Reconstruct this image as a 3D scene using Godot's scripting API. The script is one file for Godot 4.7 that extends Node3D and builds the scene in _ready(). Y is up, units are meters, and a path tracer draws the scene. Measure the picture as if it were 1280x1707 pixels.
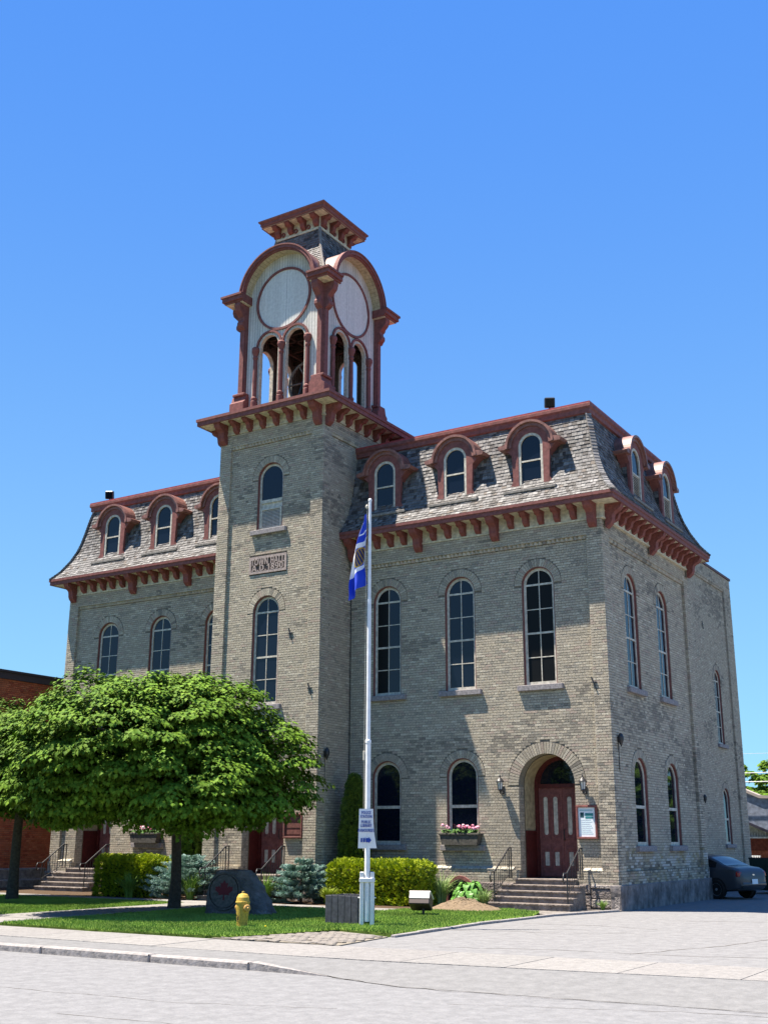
extends Node3D
# A buff-brick town hall with a bell tower on a sunny day. World: x along the front, z towards the street, y up, metres.

class MB:   # collects faces; corners run anticlockwise seen from outside
	var v := PackedVector3Array()
	var n := PackedVector3Array()
	var c := PackedColorArray()
	var uv := PackedVector2Array()
	var col := Color(1, 1, 1)
	func tri(a: Vector3, b: Vector3, d: Vector3) -> void:
		var m := (b - a).cross(d - a).normalized()
		v.append(a); v.append(d); v.append(b)
		n.append(m); n.append(m); n.append(m)
		c.append(col); c.append(col); c.append(col)
	func quad(a: Vector3, b: Vector3, d: Vector3, e: Vector3) -> void:
		var m := (d - a).cross(e - b).normalized()
		v.append(a); v.append(d); v.append(b); v.append(a); v.append(e); v.append(d)
		for i in 6:
			n.append(m); c.append(col)
	func squad(a: Vector3, b: Vector3, d: Vector3, e: Vector3, na: Vector3, nb: Vector3, nd: Vector3, ne: Vector3) -> void:
		v.append(a); v.append(d); v.append(b); v.append(a); v.append(e); v.append(d)
		n.append(na); n.append(nd); n.append(nb); n.append(na); n.append(ne); n.append(nd)
		for i in 6: c.append(col)
	func box(lo: Vector3, hi: Vector3, T := Transform3D(), back := true) -> void:
		var p := []
		for i in 8: p.append(T * Vector3(hi.x if i & 1 else lo.x, hi.y if i & 2 else lo.y, hi.z if i & 4 else lo.z))
		quad(p[4], p[5], p[7], p[6])
		if back: quad(p[1], p[0], p[2], p[3])
		quad(p[5], p[1], p[3], p[7]); quad(p[0], p[4], p[6], p[2])
		quad(p[6], p[7], p[3], p[2]); quad(p[0], p[1], p[5], p[4])
	func bevel(lo: Vector3, hi: Vector3, b: float, T := Transform3D()) -> void:   # box with chamfered edges
		var q := func(x: float, y: float, z: float) -> Vector3: return T * Vector3(x, y, z)
		for ax in 3:
			for s in [0, 1]:
				var P := []
				for k in [[0, 0], [1, 0], [1, 1], [0, 1]]:
					var w := Vector3()
					w[ax] = hi[ax] if s else lo[ax]
					var a1 := (ax + 1) % 3; var a2 := (ax + 2) % 3
					w[a1] = hi[a1] - b if k[0] else lo[a1] + b
					w[a2] = hi[a2] - b if k[1] else lo[a2] + b
					P.append(T * w)
				if s: quad(P[0], P[1], P[2], P[3])
				else: quad(P[3], P[2], P[1], P[0])
		var ctr := T * ((lo + hi) * 0.5)
		for ax in 3:
			var a1 := (ax + 1) % 3; var a2 := (ax + 2) % 3
			for s1 in [0, 1]:
				for s2 in [0, 1]:
					var A := Vector3(); var B := Vector3()
					A[ax] = lo[ax] + b; B[ax] = lo[ax] + b
					A[a1] = hi[a1] if s1 else lo[a1]; A[a2] = hi[a2] - b if s2 else lo[a2] + b
					B[a1] = hi[a1] - b if s1 else lo[a1] + b; B[a2] = hi[a2] if s2 else lo[a2]
					var A2 := A; var B2 := B
					A2[ax] = hi[ax] - b; B2[ax] = hi[ax] - b
					var a := T * A; var bb := T * B; var a_ := T * A2; var b_ := T * B2
					if (a_ - a).cross(bb - a).dot(a - ctr) > 0: quad(a, a_, b_, bb)
					else: quad(bb, b_, a_, a)
	func ext(poly: PackedVector2Array, T: Transform3D, z0: float, z1: float) -> void:
		var P := poly
		var area := 0.0
		for i in P.size(): area += P[i].cross(P[(i + 1) % P.size()])
		if area < 0:
			P = poly.duplicate(); P.reverse()
		var idx := Geometry2D.triangulate_polygon(P)
		for i in range(0, idx.size(), 3):
			var a := P[idx[i]]; var b := P[idx[i + 1]]; var d := P[idx[i + 2]]
			if (b - a).cross(d - a) < 0:
				var t := b; b = d; d = t
			tri(T * Vector3(a.x, a.y, z1), T * Vector3(b.x, b.y, z1), T * Vector3(d.x, d.y, z1))
			tri(T * Vector3(a.x, a.y, z0), T * Vector3(d.x, d.y, z0), T * Vector3(b.x, b.y, z0))
		for i in P.size():
			var a := P[i]; var b := P[(i + 1) % P.size()]
			quad(T * Vector3(a.x, a.y, z0), T * Vector3(b.x, b.y, z0), T * Vector3(b.x, b.y, z1), T * Vector3(a.x, a.y, z1))
	func band(inn: PackedVector2Array, out: PackedVector2Array, T: Transform3D, z0: float, z1: float, sides := true) -> void:   # between two lines of equal count, running anticlockwise
		for i in inn.size() - 1:
			var a := inn[i]; var b := out[i]; var d := out[i + 1]; var e := inn[i + 1]
			quad(T * Vector3(a.x, a.y, z1), T * Vector3(b.x, b.y, z1), T * Vector3(d.x, d.y, z1), T * Vector3(e.x, e.y, z1))
			if sides:
				quad(T * Vector3(b.x, b.y, z0), T * Vector3(d.x, d.y, z0), T * Vector3(d.x, d.y, z1), T * Vector3(b.x, b.y, z1))
				quad(T * Vector3(a.x, a.y, z1), T * Vector3(e.x, e.y, z1), T * Vector3(e.x, e.y, z0), T * Vector3(a.x, a.y, z0))
				quad(T * Vector3(a.x, a.y, z0), T * Vector3(e.x, e.y, z0), T * Vector3(d.x, d.y, z0), T * Vector3(b.x, b.y, z0))
	func lathe(prof: PackedVector2Array, T := Transform3D(), seg := 16, cap := true) -> void:
		var B := T.basis.orthonormalized()
		for i in prof.size() - 1:
			var p := prof[i]; var q := prof[i + 1]
			var d := q - p
			if d.length() < 1e-6: continue
			var nn := Vector2(d.y, -d.x).normalized()
			for k in seg:
				var t0 := TAU * k / seg; var t1 := TAU * (k + 1) / seg
				var c0 := Vector3(cos(t0), 0, -sin(t0)); var c1 := Vector3(cos(t1), 0, -sin(t1))
				var up := Vector3(0, 1, 0)
				squad(T * (c0 * p.x + up * p.y), T * (c1 * p.x + up * p.y), T * (c1 * q.x + up * q.y), T * (c0 * q.x + up * q.y),
					B * (c0 * nn.x + up * nn.y), B * (c1 * nn.x + up * nn.y), B * (c1 * nn.x + up * nn.y), B * (c0 * nn.x + up * nn.y))
		if cap:
			for k in seg:
				var t0 := TAU * k / seg; var t1 := TAU * (k + 1) / seg
				var e := prof[prof.size() - 1]; var s := prof[0]
				if e.x > 0.001: tri(T * Vector3(0, e.y, 0), T * Vector3(cos(t0) * e.x, e.y, -sin(t0) * e.x), T * Vector3(cos(t1) * e.x, e.y, -sin(t1) * e.x))
				if s.x > 0.001: tri(T * Vector3(0, s.y, 0), T * Vector3(cos(t1) * s.x, s.y, -sin(t1) * s.x), T * Vector3(cos(t0) * s.x, s.y, -sin(t0) * s.x))
	func tube(path: Array, rad, seg := 8) -> void:
		var last := []
		var side := Vector3.ZERO
		for i in path.size():
			var d: Vector3 = (path[min(i + 1, path.size() - 1)] - path[max(i - 1, 0)]).normalized()
			if side == Vector3.ZERO:
				side = d.cross(Vector3.UP if absf(d.y) < 0.9 else Vector3.RIGHT).normalized()
			side = (side - d * side.dot(d)).normalized()
			var w := d.cross(side)
			var r: float = rad[i] if rad is Array or rad is PackedFloat32Array else rad
			var ring := []
			for k in seg:
				var m := side * cos(TAU * k / seg) + w * sin(TAU * k / seg)
				ring.append([path[i] + m * r, m])
			if i > 0:
				for k in seg:
					var k2 := (k + 1) % seg
					squad(last[k][0], last[k2][0], ring[k2][0], ring[k][0], last[k][1], last[k2][1], ring[k2][1], ring[k][1])
			else:
				for k in range(1, seg - 1): tri(ring[0][0], ring[k + 1][0], ring[k][0])
			if i == path.size() - 1:
				for k in range(1, seg - 1): tri(ring[0][0], ring[k][0], ring[k + 1][0])
			last = ring
	func soften(angle := 0.9) -> MB:      # average the normals of faces that meet at a point
		var acc := {}
		for i in v.size():
			var k := Vector3i((v[i] * 2000.0).round())
			if not acc.has(k): acc[k] = []
			acc[k].append(n[i])
		var out := n.duplicate()
		var lim := cos(angle)
		for i in v.size():
			var sum := Vector3.ZERO
			for m in acc[Vector3i((v[i] * 2000.0).round())]:
				if m.dot(n[i]) > lim: sum += m
			if sum.length() > 0.01: out[i] = sum.normalized()
		n = out
		return self
	func mesh() -> ArrayMesh:
		var a := []
		a.resize(Mesh.ARRAY_MAX)
		a[Mesh.ARRAY_VERTEX] = v; a[Mesh.ARRAY_NORMAL] = n; a[Mesh.ARRAY_COLOR] = c
		if uv.size() == v.size(): a[Mesh.ARRAY_TEX_UV] = uv
		var m := ArrayMesh.new()
		m.add_surface_from_arrays(Mesh.PRIMITIVE_TRIANGLES, a)
		return m

const W := 22.91          # width of the front
const TX := -11.455       # middle of the tower
const TZ := -0.42
const CO := 0.08        # brick course
var M := {}
var gx := {}              # node -> its transform in the world
var rng := RandomNumberGenerator.new()
var noise := FastNoiseLite.new()
var used := {}
var HALL: Node3D
var brick_left := 290
var shingle_left := 295

# ---------------------------------------------------------------- helpers
func numbered(s: String) -> String:
	if not used.has(s):
		used[s] = 0
		return s
	used[s] += 1
	return "%s_%03d" % [s, used[s]]

func tag(o: Node, label: String, category: String, group := "", kind := "") -> Node:
	if label: o.set_meta("label", label)
	if category: o.set_meta("category", category)
	if group: o.set_meta("group", group)
	if kind: o.set_meta("kind", kind)
	return o

func thing(called: String, label: String, category: String, at: Vector3, turn := 0.0, group := "") -> Node3D:
	var o := Node3D.new()
	o.name = numbered(called)
	add_child(o)
	o.transform = Transform3D(Basis(Vector3.UP, turn), at)
	gx[o] = o.transform
	tag(o, label, category, group)
	return o

func mi(mesh: Mesh, called: String, m: Material, parent: Node, at := Transform3D(), glob := false) -> MeshInstance3D:
	var o := MeshInstance3D.new()
	o.mesh = mesh
	o.material_override = m
	if parent == self:
		o.name = numbered(called)
		add_child(o)
		o.transform = at
		gx[o] = at
	else:
		o.name = called
		parent.add_child(o, true)
		var g: Transform3D = at if glob else gx[parent] * at
		o.transform = gx[parent].affine_inverse() * g
		gx[o] = g
	return o

func part(b: MB, called: String, m: Material, parent: Node, at := Transform3D(), glob := false) -> MeshInstance3D:
	return mi(b.mesh(), called, m, parent, at, glob)

func struct(b: MB, called: String, m: Material) -> MeshInstance3D:
	var o := mi(b.mesh(), called, m, self)
	o.set_meta("kind", "structure")
	return o

func copies(mesh: Mesh, called: String, m: Material, parent: Node, xf: Array, cols: Array) -> MultiMeshInstance3D:
	var mm := MultiMesh.new()
	mm.transform_format = MultiMesh.TRANSFORM_3D
	mm.use_colors = true
	mm.mesh = mesh
	mm.instance_count = xf.size()
	var buf := PackedFloat32Array()
	buf.resize(xf.size() * 16)
	for i in xf.size():
		var t: Transform3D = xf[i]
		var k := i * 16
		buf[k] = t.basis.x.x; buf[k + 1] = t.basis.y.x; buf[k + 2] = t.basis.z.x; buf[k + 3] = t.origin.x
		buf[k + 4] = t.basis.x.y; buf[k + 5] = t.basis.y.y; buf[k + 6] = t.basis.z.y; buf[k + 7] = t.origin.y
		buf[k + 8] = t.basis.x.z; buf[k + 9] = t.basis.y.z; buf[k + 10] = t.basis.z.z; buf[k + 11] = t.origin.z
		var q: Color = cols[i]
		buf[k + 12] = q.r; buf[k + 13] = q.g; buf[k + 14] = q.b; buf[k + 15] = 1.0
	mm.buffer = buf
	var o := MultiMeshInstance3D.new()
	o.multimesh = mm
	o.material_override = m
	if parent == self:
		o.name = numbered(called)
		add_child(o)
		gx[o] = Transform3D()
	else:
		o.name = called
		parent.add_child(o, true)
		gx[o] = gx[parent]
	return o

func lin(r: float, g: float, b: float) -> Color:
	return Color(r, g, b).linear_to_srgb()

func mat(c: Color, rough := 0.8, spec := 0.4, tex: Texture2D = null, tile := 1.0) -> StandardMaterial3D:   # c is linear
	var m := StandardMaterial3D.new()
	m.albedo_color = c.linear_to_srgb()
	m.roughness = rough
	m.metallic_specular = spec
	if tex:
		m.albedo_texture = tex
		m.uv1_triplanar = true
		m.uv1_world_triplanar = true
		m.uv1_scale = Vector3.ONE * tile
	return m

func vmat(rough := 0.85, spec := 0.35, tex: Texture2D = null, tile := 1.0) -> StandardMaterial3D:
	var m := mat(Color(1, 1, 1), rough, spec, tex, tile)
	m.vertex_color_use_as_albedo = true
	return m

func noise_tex(sz: int, freq: float, lo: float, hi: float, oct := 4, sd := 1, speck := 0.0, gain := 0.5) -> ImageTexture:
	var f := FastNoiseLite.new()
	f.seed = sd
	f.frequency = freq
	f.fractal_octaves = oct
	f.fractal_gain = gain
	var im := f.get_seamless_image(sz, sz)
	im.convert(Image.FORMAT_RGB8)
	var r := RandomNumberGenerator.new()
	r.seed = sd
	for y in sz:
		for x in sz:
			var g := lerpf(lo, hi, im.get_pixel(x, y).r) + (r.randf() - 0.5) * speck
			im.set_pixel(x, y, Color(g, g, g))
	im.generate_mipmaps()
	return ImageTexture.create_from_image(im)

func bump_tex(sz: int, freq: float, amount: float, sd := 3, oct := 4) -> ImageTexture:
	var f := FastNoiseLite.new()
	f.seed = sd
	f.frequency = freq
	f.fractal_octaves = oct
	var im := f.get_seamless_image(sz, sz)
	im.convert(Image.FORMAT_RGBA8)
	im.bump_map_to_normal_map(amount)
	return ImageTexture.create_from_image(im)

func bumpy(m: StandardMaterial3D, t: Texture2D, k := 1.0) -> StandardMaterial3D:
	m.normal_enabled = true
	m.normal_texture = t
	m.normal_scale = k
	return m

func arch(uc: float, hw: float, vb: float, vs: float, seg := 20) -> PackedVector2Array:   # open line: foot right, round, foot left
	var p := PackedVector2Array()
	p.append(Vector2(uc + hw, vb))
	for i in seg + 1: p.append(Vector2(uc + hw * cos(PI * i / seg), vs + hw * sin(PI * i / seg)))
	p.append(Vector2(uc - hw, vb))
	return p

func rnd(a: float, b: float) -> float: return rng.randf_range(a, b)

func frame_at(o: Vector3, turn: float) -> Transform3D: return Transform3D(Basis(Vector3.UP, turn), o)

# ---------------------------------------------------------------- brickwork
func brick_colour(pal: int, p: Vector3) -> Color:
	var r := rng.randf()
	var q := noise.get_noise_3d(p.x * 9.0, p.y * 14.0, p.z * 9.0) + 0.6 * noise.get_noise_3d(p.x * 40.0, p.y * 60.0, p.z * 40.0)
	var c: Color
	if pal == 1:
		c = Color(0.5, 0.13, 0.06).lerp(Color(0.55, 0.19, 0.1), rng.randf())
		if r < 0.15: c = Color(0.4, 0.1, 0.055)
		return c * rnd(0.82, 1.12)
	c = Color(0.535, 0.47, 0.365).lerp(Color(0.46, 0.41, 0.33), rng.randf())
	if r < 0.1: c = Color(0.60, 0.54, 0.43)
	elif r < 0.17: c = Color(0.47, 0.385, 0.315)
	elif r < 0.24: c = Color(0.38, 0.345, 0.285)
	if q + rnd(-0.3, 0.3) > 0.44: c = c.lerp(Color(0.18, 0.168, 0.148), rnd(0.25, 0.75))   # sooty patches
	# yellow-brown and white stains on the side wall under the lower windows
	if p.x > -0.2 and p.z < -0.5 and p.y > 0.7 and p.y < 1.75:
		var w := noise.get_noise_3d(p.z * 45.0, p.y * 70.0, 5.0)
		if w > 0.05 and p.y < 1.65 and rng.randf() < 0.6: c = c.lerp(Color(0.36, 0.27, 0.1), rnd(0.2, 0.6))
		if w < -0.22 and rng.randf() < 0.5: c = Color(0.62, 0.58, 0.52)
		elif p.y < 1.25 and rng.randf() < 0.4: c = c.lerp(Color(0.16, 0.145, 0.125), rnd(0.3, 0.9))
	var g := rnd(0.93, 1.05)
	return Color(c.r * g * 1.1, c.g * g * 1.085, c.b * g * 1.06)

func cut(holes: Array, va: float, vb: float, ring: bool, u0: float, u1: float) -> Array:
	var ex := []
	for h in holes:
		var R: float = 0.0
		if h.round: R = h.hw + (h.ring if ring else -0.012)
		var hw: float = h.hw - (0.0 if ring else 0.012)
		if vb <= h.vb or va >= h.vs + R: continue
		var w := 0.0
		if va < h.vs - 0.001: w = hw
		if vb > h.vs and h.round:
			var y: float = maxf(va, h.vs) - h.vs
			if y < R: w = maxf(w, sqrt(R * R - y * y))
		if w > 0: ex.append([h.uc - w, h.uc + w])
	ex.sort_custom(func(a, b): return a[0] < b[0])
	var seg := []
	var at := u0
	for e in ex:
		if e[0] > at: seg.append([at, minf(e[0], u1)])
		at = maxf(at, e[1])
	if at < u1: seg.append([at, u1])
	return seg

func bricks(mb: MB, back: MB, F: Transform3D, u0: float, u1: float, v0: float, v1: float, zf: float, holes := [], depth := 0.025, pal := 0, singles := Rect2()) -> void:
	var rows := int(round((v1 - v0) / CO))
	if rows < 1: return
	var ch := (v1 - v0) / rows
	var L := 0.232
	var J := 0.013
	for r in rows:
		var va := v0 + r * ch
		var vb := va + ch - J
		var header := (int(round(va / CO)) % 6 == 0)
		var ll := L * 0.5 if header else L
		var off := (0.5 if int(round(va / CO)) % 2 else 0.0) * ll + (0.06 if header else 0.0)
		for s in cut(holes, va, vb, true, u0, u1):
			var a: float = s[0]
			var edge: float = floor((a - off) / ll) * ll + off + ll
			while a < s[1] - 0.02:
				var b := minf(edge, s[1])
				if b - a < 0.05 and b < s[1] - 0.05:
					edge += ll
					b = minf(edge, s[1])
				if s[1] - b < 0.04: b = s[1]
				var lo := Vector3(a + (0.004 if a > u0 + 0.001 else 0.0), va, zf - depth)
				var hi := Vector3(b - (0.004 if b < u1 - 0.001 else 0.0), vb, zf + rnd(-0.0025, 0.0025))
				var mid := F * ((lo + hi) * 0.5)
				if brick_left > 0 and singles.has_area() and singles.has_point(Vector2((lo.x + hi.x) * 0.5, va)) and hi.x - lo.x > 0.07:
					brick_left -= 1
					var o := mi(M.brick_mesh, "brick", M.brick_var[rng.randi() % 8], M.brickwork, F * Transform3D(Basis.from_scale(Vector3(hi.x - lo.x, hi.y - lo.y, depth)), Vector3((lo.x + hi.x) * 0.5, (lo.y + hi.y) * 0.5, zf - depth * 0.5)), true)
				else:
					mb.col = brick_colour(pal, mid)
					mb.box(lo, hi, F, false)
				a = b
				edge += ll
	if back:
		var y := v0
		while y < v1 - 0.001:
			var step := minf(0.0305 if holes.size() else 3.0, v1 - y)
			for s in cut(holes, y, y + step, false, u0, u1):
				var zb := zf - 0.017
				back.quad(F * Vector3(s[0], y, zb), F * Vector3(s[1], y, zb), F * Vector3(s[1], y + step, zb), F * Vector3(s[0], y + step, zb))
			y += step

func voussoirs(mb: MB, F: Transform3D, uc: float, vs: float, r0: float, r1: float, zf: float, depth := 0.03, single := false) -> void:
	var k := int(PI * r1 / 0.1)
	for i in k:
		var t0 := PI * i / k + 0.007
		var t1 := PI * (i + 1) / k - 0.007
		var P := PackedVector2Array()
		for e in [[r0, t0], [r1, t0], [r1, t1], [r0, t1]]: P.append(Vector2(uc + e[0] * cos(e[1]), vs + e[0] * sin(e[1])))
		var q := MB.new() if single else mb
		q.col = brick_colour(0, F * Vector3(P[0].x, P[0].y, zf)) * rnd(0.8, 1.0)
		q.ext(P, F, zf - depth, zf + rnd(0.0, 0.006))
		if single: part(q, "arch_brick", M.brick, M.brickwork, Transform3D(), true)

func dentils(mb: MB, F: Transform3D, u0: float, u1: float, v: float, z0: float, z1: float) -> void:
	var u := u0
	while u < u1 - 0.05:
		mb.col = brick_colour(0, F * Vector3(u, v, z1)) * 1.1
		var T := F * Transform3D(Basis(Vector3.UP, PI / 4), Vector3(u + 0.07, v, z0 + 0.01))
		mb.box(Vector3(-0.055, 0, -0.055), Vector3(0.055, 0.1, 0.055), T)
		u += 0.15

# ---------------------------------------------------------------- windows and doors
func pane(parent: Node, F: Transform3D, P: PackedVector2Array, z: float, m: Material) -> void:
	var ctr := Vector2()
	for p in P: ctr += p
	ctr /= P.size()
	var Q := PackedVector2Array()
	for p in P: Q.append(p - ctr)
	var b := MB.new()
	b.ext(Q, Transform3D(), -0.004, 0.004)
	var tilt := Basis.from_euler(Vector3(rnd(-0.006, 0.006), rnd(-0.006, 0.006), 0))
	part(b, "pane", m, parent, F * Transform3D(tilt, Vector3(ctr.x, ctr.y, z)), true)

func rect(a: float, b: float, c: float, d: float) -> PackedVector2Array:
	return PackedVector2Array([Vector2(a, b), Vector2(c, b), Vector2(c, d), Vector2(a, d)])

func sill(parent: Node, F: Transform3D, uc: float, hw: float, v: float, zf: float) -> void:
	var b := MB.new()
	b.bevel(Vector3(uc - hw - 0.2, v - 0.17, zf - 0.2), Vector3(uc + hw + 0.2, v, zf + 0.115), 0.012)
	part(b, "sill", M.sill, parent, F, true)

func window(F: Transform3D, uc: float, hw: float, vb: float, vs: float, zf: float, kind: String, glass := [], deep := 0.16) -> void:
	var fb := MB.new()
	var zi := zf - deep
	var A := arch(uc, hw - 0.03, vb, vs); var B := arch(uc, hw - 0.115, vb, vs)
	fb.band(B, A, Transform3D(), zi, zi + 0.06)
	var wi := hw - 0.115
	fb.box(Vector3(uc - wi, vb, zi), Vector3(uc + wi, vb + 0.11, zi + 0.062))
	var o := part(fb, "window", M.cream, HALL, F, true)
	var cb := MB.new()
	cb.band(arch(uc, hw - 0.03, vb, vs), arch(uc, hw, vb, vs), Transform3D(), zi - 0.01, zf - 0.02)
	part(cb, "casing", M.brown, o, F, true)
	var zg := zi + 0.03
	var g := func(i: int) -> Material: return glass[i] if i < glass.size() else M.glass
	if kind == "ten":      # arched head over four rows, two panes wide
		var mb := MB.new()
		mb.box(Vector3(uc - wi, vs - 0.03, zi + 0.004), Vector3(uc + wi, vs + 0.03, zi + 0.055))
		mb.box(Vector3(uc - 0.014, vb + 0.11, zi + 0.008), Vector3(uc + 0.014, vs + wi, zi + 0.05))
		var b0 := vb + 0.11
		var hh := (vs - 0.03 - b0) / 4.0
		for i in [1, 2, 3]:
			var t := 0.03 if i == 2 else 0.014
			mb.box(Vector3(uc - wi, b0 + hh * i - t, zi + 0.006), Vector3(uc + wi, b0 + hh * i + t, zi + (0.057 if i == 2 else 0.048)))
		part(mb, "muntin", M.cream, o, F, true)
		for s in [-1, 1]:
			var P := PackedVector2Array([Vector2(uc + 0.014 * s, vs + 0.03)])
			for i in 9:
				var t := PI * 0.5 * i / 8.0
				if sin(t) * wi > 0.03: P.append(Vector2(uc + s * maxf(0.014, cos(t) * wi), vs + sin(t) * wi))
			P.insert(1, Vector2(uc + s * sqrt(wi * wi - 0.0009), vs + 0.03))
			pane(o, F, P, zg, g.call(0 if s < 0 else 1))
			for i in 4: pane(o, F, rect(uc + (-wi if s < 0 else 0.014), b0 + hh * i, uc + (-0.014 if s < 0 else wi), b0 + hh * (i + 1)), zg, g.call(0 if s < 0 else 1))
	elif kind == "two":    # arched upper light over a lower light
		var rail := lerpf(vb, vs, 0.56)
		var mb := MB.new()
		mb.box(Vector3(uc - wi, rail - 0.045, zi + 0.004), Vector3(uc + wi, rail + 0.045, zi + 0.064))
		part(mb, "meeting_rail", M.cream, o, F, true)
		var P := arch(uc, wi, rail, vs, 14)
		pane(o, F, P, zg, g.call(0))
		pane(o, F, rect(uc - wi, vb + 0.11, uc + wi, rail), zg, g.call(1))
	elif kind == "louvre":
		var rail := lerpf(vb, vs, 0.56)
		var mb := MB.new()
		mb.box(Vector3(uc - wi, rail - 0.06, zi + 0.004), Vector3(uc + wi, rail + 0.06, zi + 0.075))
		mb.box(Vector3(uc - wi, vb + 0.78, zi), Vector3(uc + wi, rail - 0.06, zi + 0.03))
		for s in [-1, 1]: mb.box(Vector3(uc + s * (wi - 0.03) - 0.03, vb + 0.11, zi), Vector3(uc + s * (wi - 0.03) + 0.03, vb + 0.78, zi + 0.09))
		mb.box(Vector3(uc - wi, vb + 0.74, zi), Vector3(uc + wi, vb + 0.79, zi + 0.088))
		part(mb, "louvre_frame", M.cream, o, F, true)
		pane(o, F, arch(uc, wi, rail, vs, 14), zg, M.glass)
		var db := MB.new()
		db.box(Vector3(uc - wi, vb + 0.1, zi - 0.03), Vector3(uc + wi, vb + 0.76, zi - 0.01))
		part(db, "louvre_back", M.dark, o, F, true)
		for i in 12:
			var sb := MB.new()
			sb.box(Vector3(-wi + 0.06, -0.007, -0.035), Vector3(wi - 0.06, 0.007, 0.035))
			part(sb, "slat", M.white_paint, o, F * Transform3D(Basis(Vector3.RIGHT, 0.7), Vector3(uc, vb + 0.15 + i * 0.051, zi + 0.04)), true)
	sill(o, F, uc, hw, vb, zf)
	# dark room behind the glass
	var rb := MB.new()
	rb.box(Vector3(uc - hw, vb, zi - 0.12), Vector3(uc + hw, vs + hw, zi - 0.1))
	part(rb, "room_shade", M.dark, o, F, true)

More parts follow.
